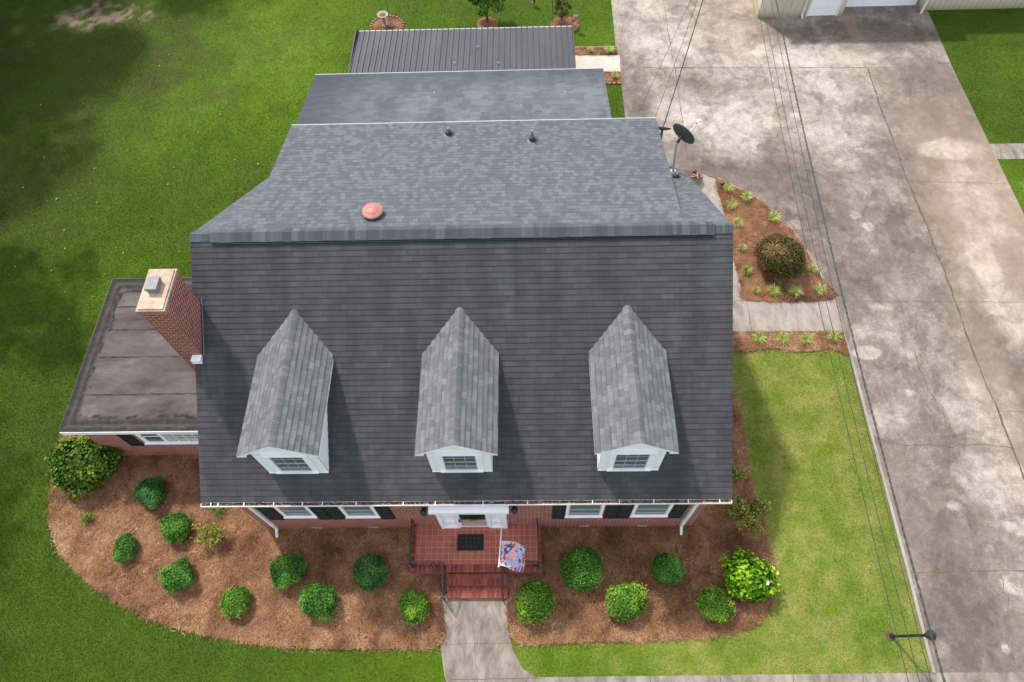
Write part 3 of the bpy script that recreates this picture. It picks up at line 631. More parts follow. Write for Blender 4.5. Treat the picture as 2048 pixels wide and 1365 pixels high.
for xa, xb in ((-6.93, -6.45), (-5.20, -4.80), (-4.76, -4.32), (-3.05, -2.60), (2.78, 3.20), (4.53, 4.95), (4.98, 5.40), (6.74, 7.17)):
    mb = MB(); z0 = 1.38 if xa < 0 else 1.27; z1 = 3.05
    mb.box(xa, xa+.05, -.05, -.004, z0, z1); mb.box(xb-.05, xb, -.05, -.004, z0, z1)
    for z in (z0, z0+.8, z1-.08): mb.box(xa+.05, xb-.05, -.05, -.004, z, z+.07)
    mb.box(xa+.05, xb-.05, -.02, -.004, z0+.07, z1-.08)
    z = z0+.09
    while z < z1-.1: mb.face([(xa+.05, -.045, z), (xb-.05, -.045, z), (xb-.05, -.021, z+.035), (xa+.05, -.021, z+.035)]); z += .045
    mb.build('shutter', 'black', house)
# crawl-space vents
for u, v in ((633, 1054), (745, 1053), (1168, 1054), (1283, 1053)):
    p = GY(u, v, 0); mb = MB(); mb.box(p.x-.19, p.x+.19, -.02, -.001, .12, .27)
    for k in range(4): mb.box(p.x-.17, p.x+.17, -.032, -.021, .14+k*.03, .15+k*.03)
    mb.build('foundation_vent', 'stone', house)
# door surround
mb = MB(); xa, xb = -1.10, 1.23; zf = .5
mb.box(xa, xa+.12, -.16, -.001, zf, 2.95); mb.box(xb-.12, xb, -.16, -.001, zf, 2.95)
for s, (a, b) in enumerate(((xa+.12, -.50), (.66, xb-.12))):
    mb.box(a, b, -.06, -.001, zf, 2.95)
    for (z0, z1) in ((zf+.12, zf+.62), (zf+.78, 2.0)):
        mb.box(a+.05, a+.09, -.085, -.061, z0, z1); mb.box(b-.09, b-.05, -.085, -.061, z0, z1); mb.box(a+.09, b-.09, -.085, -.061, z0, z0+.04); mb.box(a+.09, b-.09, -.085, -.061, z1-.04, z1)
mb.box(-.50, -.42, -.14, -.001, zf, 2.95); mb.box(.58, .66, -.14, -.001, zf, 2.95)
mb.box(xa-.12, xb+.12, -.34, -.001, 2.97, 3.17); mb.box(xa-.06, xb+.06, -.24, -.001, 2.80, 2.965)
mb.box(-.42, .58, -.10, -.001, zf+.001, zf+.03); mb.box(xa+.12, -.50, -.15, -.061, zf+.001, zf+.11); mb.box(.66, xb-.12, -.15, -.061, zf+.001, zf+.11)
sur = mb.build('door_surround', 'white', house)
door = MB().box(-.42, -.36, -.10, -.02, .535, 2.8).box(.52, .58, -.10, -.02, .535, 2.8).box(-.36, .52, -.10, -.02, .535, .60).box(-.36, .52, -.10, -.02, 2.62, 2.8).build('front_door', 'white', house)
md = Mt('storm_door_glass', .1, spec=.8)
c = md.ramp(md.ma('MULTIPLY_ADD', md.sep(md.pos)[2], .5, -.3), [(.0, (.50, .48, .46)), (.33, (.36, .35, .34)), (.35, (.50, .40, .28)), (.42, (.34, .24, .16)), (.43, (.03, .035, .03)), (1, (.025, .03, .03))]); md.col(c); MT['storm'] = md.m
MB().box(-.355, .515, -.095, -.05, .60, 2.62).build('pane', 'storm', door)
MB().bar((-.40, -.17, 1.45), (-.28, -.17, 1.45), .03).bar((-.39, -.12, 1.45), (-.39, -.18, 1.45), .03).box(-.41, -.37, -.135, -.12, 1.35, 1.55).build('handle', 'handle', door)
for z in (1.8, 2.15, 2.4):
    pass
for sx in (-.82, .90): MB().box(sx-.12, sx+.12, -.075, -.0605, 2.2, 2.6).build('side_light', 'glass', sur)
# wall lanterns
for u, v, z in ((848, 1022, 2.15), (1029, 1018, 2.3)):
    p = GY(u, v, -.08); mb = MB(); c = (p.x, -.17, p.z)
    mb.box(p.x-.06, p.x+.06, -.03, -.002, p.z-.12, p.z+.16); mb.bar((p.x, -.03, p.z+.12), (p.x, -.17, p.z+.22), .025)
    mb.lathe((p.x, -.17, p.z-.16), [(.05, 0), (.075, .04), (.10, .28), (.12, .30), (.06, .38), (.015, .42)], 8)
    l = mb.build('wall_lantern', 'iron', house)
# ---- three dormers
def dormer(cx):
    hw, zr, ze, yf, yb = .94, 6.93, 6.13, .74, 5.1
    mb = MB(); zb = 3.9
    mb.face([(cx-hw, yf, zb), (cx+hw, yf, zb), (cx+hw, yf, 6.22), (cx, yf, zr-.07), (cx-hw, yf, 6.22)])
    for s in (-1, 1):
        x = cx+s*hw; zt = 6.2
        yt = YE+(zt-ZE)/SL; y0 = YE+(zb-ZE)/SL
        k = 0; z = ZE+(yf-YE)*SL-.1
        while z < zt:                    # lapped siding boards, trimmed by the slope
            z2 = min(z+.15, zt); ya = max(yf, YE+(z-ZE)/SL); 
            mb.face([(x+s*.014, yf, z), (x+s*.014, min(yt, YE+(z-ZE)/SL)+.05, z), (x+s*.002, min(yt, YE+(z2-ZE)/SL)+.05, z2), (x+s*.002, yf, z2)][::s]); z = z2
    d = mb.build('dormer', 'white', house)
    mb = MB(); y0 = .50
    rw = 1.19; Ls = math.hypot(rw, zr-ze); n = 8
    for s in (-1, 1):
        for i in range(n):
            a, b = i/n, (i+1)/n; t = .014; nx, nz = s*(zr-ze)/Ls, rw/Ls
            xa = cx+s*rw*(1-a); za = ze+(zr-ze)*a; xb = cx+s*rw*(1-b); zb2 = ze+(zr-ze)*b
            # valley: where the strip meets the main roof
            ya = YE+(za-ZE)/SL+.03; yb2 = YE+(zb2-ZE)/SL+.03
            e1 = i*.183+.001+(5.49 if s > 0 else 0); e2 = (i+1)*.183-.001+(5.49 if s > 0 else 0)
            q = [(xa+nx*t, y0, za+nz*t), (xa+nx*t, ya, za+nz*t), (xb, yb2, zb2), (xb, y0, zb2)]
            uv = [(y0+cx, e1), (ya+cx, e1), (yb2+cx, e2), (y0+cx, e2)]
            if s < 0: q = q[::-1]; uv = uv[::-1]
            mb.face(q, uv); mb.face([(xa, y0, za), (xa, ya, za), (xa+nx*t, ya, za+nz*t), (xa+nx*t, y0, za+nz*t)], [(y0, e1), (ya, e1), (ya, e1), (y0, e1)])
    r = mb.build('dormer_roof', 'dorm', d)
    mb = MB(); y = y0-.01; k = 0; w = .16; slp = (zr-ze)/rw
    while y < 4.98:                                  # overlapping cap shingles
        ye = min(y+.183, 5.0)
        for s in (-1, 1):
            mb.face([(cx, y, zr+.036), (cx+s*w*.5, y, zr+.029-w*.5*slp*.8), (cx+s*w*.5, ye, zr+.025-w*.5*slp*.8), (cx, ye, zr+.032)][::-s], [(k*.31+cx, 7.01), (k*.31+cx, 7.12), (k*.31+cx+.14, 7.12), (k*.31+cx+.14, 7.01)])
            mb.face([(cx+s*w*.5, y, zr+.029-w*.5*slp*.8), (cx+s*w, y, zr+.022-w*slp), (cx+s*w, ye, zr+.016-w*slp), (cx+s*w*.5, ye, zr+.025-w*.5*slp*.8)][::-s], [(k*.31+cx, 7.01), (k*.31+cx, 7.12), (k*.31+cx+.14, 7.12), (k*.31+cx+.14, 7.01)])
        y = ye; k += 1
    mb.build('ridge_cap', 'dorm', d)
    # soffit and rake trim
    mb = MB()
    for s in (-1, 1):
        xo = cx+s*rw; mb.face([(cx, y0+.01, zr-.015), (xo, y0+.01, ze-.015), (xo, y0+.01, ze-.11), (cx, y0+.01, zr-.13)][::-s])
        mb.face([(cx, y0+.01, zr-.13), (xo, y0+.01, ze-.11), (xo, YE+(ze-ZE)/SL, ze-.11), (cx, 4.7, zr-.13)][::-s])
        mb.box(min(xo, cx+s*hw), max(xo, cx+s*hw), y0+.015, YE+(ze-ZE)/SL, ze-.10, ze-.03)
        mb.box(min(cx+s*hw, cx+s*(hw-.13)), max(cx+s*hw, cx+s*(hw-.13)), yf-.03, yf-.001, 4.05, 6.15)
    mb.build('dormer_trim', 'white', d)
    mb = MB(); xa, xb, z0, z1 = cx-.67, cx+.67, 4.12, 5.72; fr = .17; y = yf-.002
    for (a, b, c0, c1) in ((xa, xa+fr, z0, z1), (xb-fr, xb, z0, z1), (xa+fr, xb-fr, z1-.13, z1), (xa+fr, xb-fr, z0, z0+.15)): mb.box(a, b, y-.06, y-.001, c0, c1)
    mb.box(xa-.03, xb+.03, y-.11, y-.061, z1-.05, z1+.02); mb.box(xa, xb, y-.12, y-.061, z0+.12, z0+.16)
    mb.build('window_frame', 'white', d)
    gx0, gx1, gz0, gz1 = xa+fr, xb-fr, z0+.15, z1-.13
    MB().box(gx0-.003, gx1+.003, y-.014, y-.004, gz0-.003, gz1+.003).build('window_pane', 'blinddark', d)
    m2 = MB(); zm = (gz0+gz1)/2; m2.box(gx0, gx1, y-.034, y-.016, zm-.022, zm+.022)
    m2.box(gx0, gx0+.03, y-.033, y-.016, gz0, gz1); m2.box(gx1-.03, gx1, y-.033, y-.016, gz0, gz1); m2.box(gx0+.03, gx1-.03, y-.033, y-.016, gz0, gz0+.035)
    for i in (1, 2): xx = gx0+(gx1-gx0)*i/3; m2.box(xx-.008, xx+.008, y-.025, y-.0155, gz0, gz1)
    for f in (.25, .75): zz = gz0+(gz1-gz0)*f; m2.box(gx0, gx1, y-.0255, y-.015, zz-.008, zz+.008)
    m2.build('window_sash', 'sash', d)
    MB().box(cx-hw, cx+hw, yf-.05, yf-.001, 4.10, 4.135).build('base_trim', 'white', d)
m = Mt('dark_blind_glass', 0.12, spec=0.7); _z = m.sep(m.pos)[2]
m.col(m.mix(m.ramp(m.ma('FRACT', m.ma('MULTIPLY', _z, 8.0)), [(.35, 0.0), (.5, 1.0)]), (.035, .05, .055), (.13, .165, .17))); MT['blinddark'] = m.m
for cx in (-5.24, -.07, 5.10): dormer(cx)
# ---- chimney
cx0, cx1, cy0, cy1, cz = -8.90, -8.17, 3.86, 5.22, 8.78
mb = MB()
for (a, b, c_, d_) in ((cx0, cy0, cx1, cy0), (cx1, cy0, cx1, cy1), (cx1, cy1, cx0, cy1), (cx0, cy1, cx0, cy0)): wallq(mb, (a, c_ and b, 0)[:2], (c_, d_), 0, cz)
mb.v = []; mb.f = []; mb.uv = []
for (a, b) in (((cx0, cy0), (cx1, cy0)), ((cx1, cy0), (cx1, cy1)), ((cx1, cy1), (cx0, cy1)), ((cx0, cy1), (cx0, cy0))): wallq(mb, a, b, 0, cz-.16)
for k, g_ in enumerate((.03, .055)): mb.box(cx0-g_, cx1+g_, cy0-g_, cy1+g_, cz-.16+k*.075+.001*k, cz-.16+(k+1)*.075)
ch = mb.build('chimney', 'chimbrick', house)
mk = Mt('chimney_crown_mortar', .9); f = mk.noise(mk.pos, 3, 5); mk.col(mk.mix(mk.ramp(f, [(.4, 0.), (.7, 1.)]), (.50, .39, .29), (.33, .23, .16))); mk.bump(mk.noise(mk.pos, 20, 3), .4, .02); MT['crown'] = mk.m
mb = MB(); mb.box(cx0-.045, cx1+.045, cy0-.045, cy1+.045, cz-.008, cz+.03); mb.box(cx0, cx1, cy0, cy1, cz+.031, cz+.075); mb.build('crown', 'crown', ch)
mb = MB(); mx, my = (cx0+cx1)/2-.02, (cy0+cy1)/2+.05; mb.box(mx-.17, mx+.17, my-.22, my+.22, cz+.20, cz+.30); mb.box(mx-.15, mx+.15, my-.2, my+.2, cz+.076, cz+.199); mb.build('flue_cap', 'galv', ch)
mb = MB(); ya, yb = cy0-.02, cy1+.12
mb.face([(X0+.16, ya, ZE+(ya-YE)*SL+.035), (X0+.30, ya, ZE+(ya-YE)*SL+.03), (X0+.30, yb, ZE+(yb-YE)*SL+.03), (X0+.16, yb, ZE+(yb-YE)*SL+.035)])
fl = mb.build('flashing', 'dark', ch)
mb = MB(); mb.bar((X0+.31, ya, ZE+(ya-YE)*SL+.04), (X0+.31, yb, ZE+(yb-YE)*SL+.04), .02, .04); mb.build('flashing_edge', 'galv', ch)
zq = ZE+(3.85-YE)*SL; mb = MB(); mb.box(X0-.06, X0+.24, 3.62, 3.84, zq-.14, zq+.06); mb.build('cricket_box', 'white', ch)
# ---- sunroom wing
sx0, sx1, sy0, sy1 = -13.86, -7.55, 2.82, 8.85
mb = MB(); mb.box(sx0, sx1, sy0, sy1, 0, 2.80); wing = mb.build('sunroom', 'brick', house)
mr = Mt('rolled_bitumen_roof', .95, spec=.08)
f = mr.noise(mr.vmul(mr.pos, (.45, 1.0, 1)), 1.1, 7, .66, .15); c = mr.ramp(f, [(.3, (.050, .041, .039)), (.45, (.088, .074, .071)), (.57, (.118, .102, .098)), (.74, (.20, .16, .14))])
c = mr.mix(mr.attr('edge'), c, mr.ramp(mr.noise(mr.pos, 5, 5, .7), [(.35, (.022, .021, .021)), (.62, (.05, .045, .044)), (.8, (.14, .12, .11))]))
c = mr.mix(.5, c, mr.ramp(mr.noise(mr.pos, 50, 2), [(.3, .75), (.7, 1.25)]), 'MULTIPLY'); mr.col(c); mr.bump(mr.noise(mr.pos, 6, 5), .5, .03); MT['bitumen'] = mr.m
fx0, fy0, fy1 = -14.26, 2.62, 9.05
P, F = grid('', fx0, X0+.75, fy0, fy1, .06)
dd = np.minimum.reduce([P[:, 0]-fx0, P[:, 1]-fy0, fy1-P[:, 1]]); wob = (vnoise(P, 1.3, 6)-.5)*.3
ed = np.clip((.50-dd-wob*.6)/.12, 0, 1)*np.where(np.abs(dd-.2+wob*.3) < .06, .55, .92)
ed = np.maximum(ed, ((np.abs(dd-.52+wob) < .05) & (vnoise(P, 2, 9) > .45))*.95)
zz = 3.0+np.clip((.2-dd)/.2, 0, 1)*.035+(vnoise(P, .8, 7)-.5)*.035
FL = npmesh('flat_roof', np.c_[P, zz], F, 'bitumen', wing, attr=ed, aname='edge', smooth=True)
for y in (4.02, 5.55, 6.72, 7.75): mb = MB(); ribbon(mb, [(fx0+.5, y), (X0-.02, y+.02)], .03, 3.03, .008, .12); mb.build('roof_seam', 'rubber', wing)
mb = MB(); mb.box(fx0, X0+.7, fy0-.03, fy0-.004, 2.80, 3.005); mb.box(fx0+.02, fx0+.05, fy0, fy1, 2.80, 2.96); mb.box(fx0, X0+.7, fy1-.05, fy1-.02, 2.8, 2.96); mb.box(fx0+.06, sx1, fy0, fy1-.06, 2.801, 2.83); mb.build('fascia', 'white', wing)
MB().box(fx0-.012, fx0-.002, fy0-.03, fy1+.01, 2.90, 3.04).box(fx0, X0+.5, fy1+.002, fy1+.012, 2.9, 3.04).build('drip_edge', 'dark', wing)
# picture window with side light
mb = MB(); y = sy0; za, zb = 1.52, 2.78; xa = -11.98; xe = -8.2
mb.box(xa, xe, y-.07, y-.002, za, za+.10); mb.box(xa, xe, y-.06, y-.002, zb-.08, zb); mb.box(xa, xa+.12, y-.06, y-.002, za+.10, zb-.08); mb.box(-11.18, -11.06, y-.06, y-.002, za+.1, zb-.08); mb.box(xa-.03, xe, y-.12, y-.071, za, za+.05); mb.box(-8.9, -8.78, y-.06, y-.002, za+.1, zb-.08)
w = mb.build('picture_window', 'white', wing)
MB().box(xa+.12, -11.18, y-.03, y-.004, za+.1, zb-.08).build('side_pane', 'glass', w)
MB().box(xa+.12, -11.18, y-.045, y-.031, 2.1, 2.15).box(xa+.12, xa+.16, y-.045, y-.031, za+.1, zb-.08).box(-11.22, -11.18, y-.045, y-.031, za+.1, zb-.08).build('sash', 'white', w)
MB().box(-11.06, -8.9, y-.03, y-.004, za+.1, zb-.08).build('pane', 'sunglass', w)
m2 = MB()
for i in range(1, 6): xx = -11.06+2.16*i/6; m2.box(xx-.009, xx+.009, y-.038, y-.031, za+.1, zb-.08)
for i in range(1, 5): zz_ = za+.1+1.08*i/5; m2.box(-11.06, -8.9, y-.0385, y-.0305, zz_-.008, zz_+.008)
m2.build('muntin', 'white', w)
MB().box(xa-.02, xe, y-.055, y-.001, za-.22, za-.012).build('brick_sill', 'rowlock', w)
mb = MB(); z0, z1 = 1.22, 2.78; mb.box(-12.68, -12.63, y-.05, y-.004, z0, z1); mb.box(-12.26, -12.21, y-.05, y-.004, z0, z1); mb.box(-12.63, -12.26, y-.03, y-.004, z0, z1)
for z in (z0, 1.95, z1-.08): mb.box(-12.63, -12.26, y-.05, y-.031, z, z+.07)
mb.build('shutter', 'black', wing)
# ---- roof penetrations
def shedz(y): return SZ1+(SY1-y)*(SZ0-SZ1)/(SY1-SY0)
for (x, y, z, h) in ((-.76, 12.52, None, .28), (2.28, 12.01, None, .42), (7.80, 12.12, ZR-SL*(12.12-YR), .22)):
    z = z if z is not None else shedz(y); mb = MB(); mb.lathe((x, y, z-.02), [(.22, 0), (.20, .05), (.13, .07), (.10, .17), (.07, .19)], 16)
    b_ = mb.build('vent_boot', 'dark', house); mb = MB(); mb.tube([(x, y, z), (x, y, z+h*1.1)], .045, 10); mb.build('vent_pipe', 'galv', b_)
x, y = -2.83, 7.9; z = shedz(y)
mb = MB(); mb.lathe((x, y, z-.06), [(.26, 0), (.26, .22), (.28, .23)], 28); ab = mb.build('attic_vent_base', 'dark', house)
mb = MB(); mb.lathe((x, y, z+.16), [(.30, -.01), (.335, 0), (.335, .03), (.30, .055), (.20, .085), (.19, .10), (.10, .125), (.02, .135)], 36); mb.build('vent_dome', 'terra', ab)
# ---------------------------------------------------------------- front stoop
stoop = empty('brick_stoop', (.1, -1, 0), 'red tiled brick stoop with three steps and black iron rails before the front door', 'stoop')
mt_ = Mt('terracotta_tile', .7, spec=.3)
n = mt_.t.nodes.new('ShaderNodeTexBrick'); n.offset = 0; mt_.lk(mt_.uv, n.inputs[0])
for k, v_ in (('Scale', 1), ('Brick Width', .203), ('Row Height', .203), ('Mortar Size', .009), ('Mortar Smooth', .3), ('Bias', 0)): n.inputs[k].default_value = v_
n.inputs['Color1'].default_value = (.40, .105, .070, 1); n.inputs['Color2'].default_value = (.32, .082, .056, 1); n.inputs['Mortar'].default_value = (.36, .26, .19, 1)
f = mt_.noise(mt_.pos, 2.5, 5); c = mt_.mix(mt_.ramp(f, [(.5, 0.0), (.72, .5)]), n.outputs[0], (.16, .055, .04)); c = mt_.mix(.4, c, mt_.ramp(mt_.noise(mt_.pos, 40, 2), [(.3, .75), (.7, 1.25)]), 'MULTIPLY'); mt_.col(c); MT['tile'] = mt_.m
dx0, dx1, dy0 = -2.13, 2.41, -1.65
mb = MB(); mb.box(dx0+.03, dx1-.03, dy0+.03, -.001, 0, .44); mb.build('brick_base', 'brick', stoop)
mb = MB(); mb.box(-1.98, 2.27, -1.385, -.002, .441, .50); mb.build('tile_floor', 'tile', stoop)
def rowlock(mb, x0, x1, y0, y1, z, t=.06, along='x'):
    n = int(round((x1-x0 if along == 'x' else y1-y0)/.078)); 
    for i in range(n):
        if along == 'x': a = x0+(x1-x0)*i/n; b = x0+(x1-x0)*(i+1)/n; mb.box(a+.004, b-.004, y0+random.uniform(-.003, .003), y1, z-t, z+random.uniform(-.002, .002))
        else: a = y0+(y1-y0)*i/n; b = y0+(y1-y0)*(i+1)/n; mb.box(x0, x1, a+.004, b-.004, z-t, z+random.uniform(-.002, .002))
mrl = Mt('step_brick', .85, spec=.2)
geo = mrl.t.nodes.new('ShaderNodeNewGeometry'); c = mrl.ramp(geo.outputs['Random Per Island'], [(0, (.16, .042, .032)), (.5, (.25, .066, .047)), (1, (.33, .095, .066))])
c = mrl.mix(mrl.ramp(mrl.noise(mrl.pos, 2, 4), [(.5, 0.0), (.7, .5)]), c, (.10, .045, .035)); mrl.col(c); MT['stepbrick'] = mrl.m
mb = MB(); rowlock(mb, dx0, dx1, dy0, -1.39, .502); rowlock(mb, dx0, -1.985, -1.385, -.002, .502, along='y'); rowlock(mb, 2.275, dx1, -1.385, -.002, .502, along='y'); mb.build('brick_border', 'stepbrick', stoop)
MT['mortar'] = worn('step_mortar', (.20, .13, .10), .95, .3, 8)
for (ya, yb, z) in ((-2.05, -1.655, .335), (-2.44, -2.055, .17)):
    mb = MB(); mb.box(-.86, 1.23, ya+.01, yb, .0, z-.062); s_ = mb.build('step', 'brick', stoop); mb = MB(); mb.box(-.85, 1.22, ya+.015, yb-.01, z-.0615, z-.01); mb.build('mortar_bed', 'mortar', s_)
    mb = MB(); rowlock(mb, -.87, 1.24, ya, ya+.24, z); rowlock(mb, -.87, 1.24, ya+.245, yb, z-.0005); mb.build('tread', 'stepbrick', s_)
# railings
def rail(a, b, h=.84, posts=True, n=None, name='railing'):
    a, b = Vector(a), Vector(b); up = Vector((0, 0, h)); mb = MB(); L = (b-a).length; n = n or int(L/.13)
    mb.bar(a+up, b+up, .045, .03); mb.bar(a+Vector((0, 0, .10)), b+Vector((0, 0, .10)), .025, .02)
    for q in (a, b): mb.bar(q, q+up*1.02, .032, .032)
    for i in range(1, n): p = a.lerp(b, i/n); mb.bar(p+Vector((0, 0, .10)), p+up, .014, .014)
    for i in range(0, n-1, 2):            # twisted lattice infill
        p = a.lerp(b, i/n); q = a.lerp(b, (i+2)/n); mb.bar(p+Vector((0, 0, .15)), q+up*.92, .01, .01)
    return mb.build(name, 'iron', stoop)
yf = -1.47
rail((-2.04, -.06, .5), (-2.04, yf, .5)); rail((-2.02, yf-.01, .5), (-.93, yf-.01, .5)); rail((-.90, yf-.03, .5), (-.90, -2.52, .04), .86)
rail((2.28, -.06, .5), (2.28, yf, .5)); rail((2.26, yf-.01, .5), (1.10, yf-.01, .5)); rail((1.07, yf-.03, .5), (1.07, -2.52, .04), .86)
# ---------------------------------------------------------------- things at the front door
mb = MB(); mb.box(-.53, .40, -.92, -.36, .504, .516)
mat = tag(mb.build('doormat', 'rubber'), 'black rubber doormat with small pale studs lying before the front door', 'doormat')
for j, r_ in enumerate((5, 5, 4)):
    for k in range(r_): MB().lathe((-.36+k*.145+(.05 if j == 2 else 0), -.50-j*.14, .517), [(.009, 0), (.006, .003)], 8).build('stud', 'crown', mat)
# wreath
wr = empty('wreath', (.12, -.16, 2.15), 'green wreath with a red bow hanging on the glass front door', 'wreath')
def leafcloud(pts, nrm, size, jitter=.5, shade=None, aspect=.6, curl=.25):
    n = len(pts); a = RNG.normal(0, 1, (n, 3))*jitter+nrm; a /= np.linalg.norm(a, axis=1)[:, None]+1e-9
    t = np.cross(a, RNG.normal(0, 1, (n, 3))); t /= np.linalg.norm(t, axis=1)[:, None]+1e-9; b = np.cross(a, t)
    s = size*RNG.uniform(.7, 1.3, n)[:, None]; w = s*aspect
    tip = pts+t*s; base = pts-t*s; l = pts+b*w+a*s*curl; r = pts-b*w+a*s*curl
    V = np.stack([base, l, tip, r], 1).reshape(-1, 3); return V, np.arange(4*n).reshape(n, 4), np.repeat(shade if shade is not None else RNG.random(n), 4)
MT['wreath'] = foliage('wreath_green', (.01, .04, .008), (.02, .08, .012), (.05, .14, .03)); MT['bow'] = worn('crimson_ribbon', (.30, .02, .05), .6, .3, 9)
th = RNG.uniform(0, 2*np.pi, 500); rr = RNG.normal(.24, .035, 500); pts = np.c_[.12+np.cos(th)*rr, -.17+RNG.normal(0, .02, 500), 2.15+np.sin(th)*rr-.1]
V, F, A = leafcloud(pts, np.array([0, -1, 0]), .035); npmesh('greenery', V, F, 'wreath', wr, A)
mb = MB()
for s in (-1, 1): mb.face([(.12, -.22, 1.99), (.12+s*.17, -.25, 2.08), (.12+s*.18, -.25, 1.92)][::s]); mb.face([(.12, -.22, 1.99), (.12+s*.05, -.25, 1.85), (.12+s*.11, -.25, 1.87)][::s])
mb.build('bow', 'bow', wr)
# flag
fl = empty('garden_flag_on_pole', (1.07, -.16, 1.95), 'colourful patchwork patriotic flag hanging from a white slanted pole by the door', 'flag')
pa, pb = Vector((1.10, -.165, 2.05)), Vector((1.05, -1.98, 3.05))
mb = MB(); mb.tube([pa, pb], .016, 8); mb.lathe(pb, [(.02, 0), (.03, .03), (.01, .06)], 8); mb.build('pole', 'white', fl); MB().bar((1.10, -.161, 1.95), (1.10, -.19, 2.12), .06, .03).build('bracket', 'white', fl)
mf = Mt('printed_flag_cloth', .8); mf.col(mf.attr('ink', 'Color')); MT['flag'] = mf.m
NU, NV = 44, 52; me = bpy.data.meshes.new('flag_cloth'); vs = []; cols = []
def flagcol(u, v):       # u across from the pole, v down the cloth
    base = (.52, .58, .66); n = noise.noise(Vector((u*7, v*8, 1))); n2 = noise.noise(Vector((u*11, v*13, 5)))
    if n > .22: base = (.60, .05, .07)
    elif n < -.24: base = (.07, .09, .38)
    elif n2 > .26: base = (.25, .42, .20)
    elif n2 < -.28: base = (.75, .45, .25)
    if v < .12 and u < .3: return (.78, .84, .9) if int(v*60) % 2 else (.25, .35, .5)
    # tilted banner of stripes with a blue star field
    p, q = (u-.42)*.85+(v-.38)*.5, (v-.38)*.85-(u-.42)*.5
    if abs(p) < .26 and abs(q) < .17:
        if p < -.02:
            a = math.atan2(q, p+.13); rr = math.hypot(q, p+.13)
            return (.85, .75, .25) if rr < .05+.03*math.cos(5*a) else (.05, .06, .33)
        return (.68, .05, .07) if int((q+1)*26) % 2 else (.85, .85, .85)
    p, q = (u-.55)*.9-(v-.72)*.3, (v-.72)*.9+(u-.55)*.3
    if abs(p) < .22 and abs(q) < .13:
        return (.8, .8, .85) if (int(p*22+50)+int(q*22+50)) % 2 else (.07, .09, .42)
    p, q = u-.80, v-.35
    if abs(p) < .13 and abs(q) < .16: return (.85, .85, .9) if int((p+q+2)*20) % 2 else (.08, .1, .4)
    return base
for j in range(NV+1):
    for i_ in range(NU+1):
        u, v = i_/NU, j/NV
        top = pa.lerp(pb, .50+.48*v); w = .80*(1-.12*v); 
        x = top.x+.02+u*w+.03*math.sin(v*7+u*3); y = top.y+.05*math.sin(u*5+v*2)*u-.10*u*(v-.3); z = top.z-.02-.75*u**1.35-.05*math.sin(u*9+v*4)*u-.10*u*v
        vs.append((x, y, z)); cols.append((*flagcol(u, v), 1))
fs = [(j*(NU+1)+i_, j*(NU+1)+i_+1, (j+1)*(NU+1)+i_+1, (j+1)*(NU+1)+i_) for j in range(NV) for i_ in range(NU)]
me.from_pydata(vs, [], fs); ca = me.color_attributes.new('ink', 'FLOAT_COLOR', 'POINT'); ca.data.foreach_set('color', [c for k in cols for c in k]); me.materials.append(MT['flag'])
me.polygons.foreach_set('use_smooth', [True]*len(fs)); link('flag_cloth', me, fl)
# ---------------------------------------------------------------- small lights
def spot(name, u, v, z, label, cat='garden light', group=None, s=1.0):
    p = G(u, v, z); r = empty(name, p, label, cat, group)
    mb = MB(); mb.tube([(p.x, p.y, z), (p.x, p.y, z+.22*s)], .012, 6); mb.build('stake', 'dark', r)
    mb = MB(); mb.lathe((p.x, p.y, z+.18*s), [(.05*s, 0), (.085*s, .03*s), (.10*s, .12*s), (.07*s, .17*s), (.02*s, .19*s)], 12); mb.build('lamp_head', 'dark', r)
spot('path_light', 1442, 376, .05, 'round black path light at the tip of the triangular straw bed', group='black path lights beside the driveway')
spot('path_light', 1387, 352, .05, 'round black path light just behind the pink flowers', group='black path lights beside the driveway')
p = G(1073, 1139, .5); r = empty('spotlight', p, 'small black spotlight on the front right corner of the brick stoop', 'spotlight')
MB().box(p.x-.07, p.x+.07, p.y-.06, p.y+.05, .505, .54).build('base', 'stone', r); MB().tube([(p.x, p.y, .55), (p.x+.02, p.y-.02, .68)], [.05, .075], 10).build('lamp_head', 'iron', r)
# ---------------------------------------------------------------- satellite dishes
def dish(foot, top, nrm, rx, ry, label, lnb=True):
    r = empty('satellite_dish', foot, label, 'satellite dish'); foot, top = Vector(foot), Vector(top)
    MB().tube([foot, top], .05, 10).bar(foot-Vector((.1, 0, -.01)), foot+Vector((.1, 0, .01)), .14, .02).build('mast', 'silver', r)
    n = Vector(nrm).normalized(); up = Vector((0, 0, 1)); x = n.cross(up).normalized(); y = x.cross(n).normalized() if True else up
    c = top+n*.26+Vector((0, 0, .12)); mb = MB(); N_ = 36; prev = None
    for ring in range(0, 7):
        f = ring/6; pts = [c+x*math.cos(2*math.pi*k/N_)*rx*f+y*math.sin(2*math.pi*k/N_)*ry*f+n*(.09*f*f) for k in range(N_)]
        if prev:
            for k in range(N_): mb.face([prev[k], pts[k], pts[(k+1) % N_], prev[(k+1) % N_]])
        prev = pts
    o = mb.build('reflector', 'dish', r, True); md_ = o.modifiers.new('thick', 'SOLIDIFY'); md_.thickness = .02; md_.offset = 0
    MB().bar(top-Vector((0, 0, .1)), c, .09, .07).tube([top+Vector((0, 0, .0)), c-n*.04], .05, 8).build('bracket', 'dark', r)
    if lnb:
        e = c+n*.92-y*.15; MB().bar(c-y*ry*.85, e, .035, .03).build('feed_arm', 'silver', r); MB().tube([e, e-n*.12+y*.04], [.06, .045], 10).box(e.x-.07, e.x+.07, e.y-.05, e.y+.05, e.z-.03, e.z+.05).build('receiver', 'white', r)
        MB().box(c.x-.02, c.x+.02, c.y-.02, c.y+.02, c.z-.02, c.z+.02) 
    return r
MT['dish'] = worn('charcoal_dish', (.045, .062, .068), .45, .25, 6)
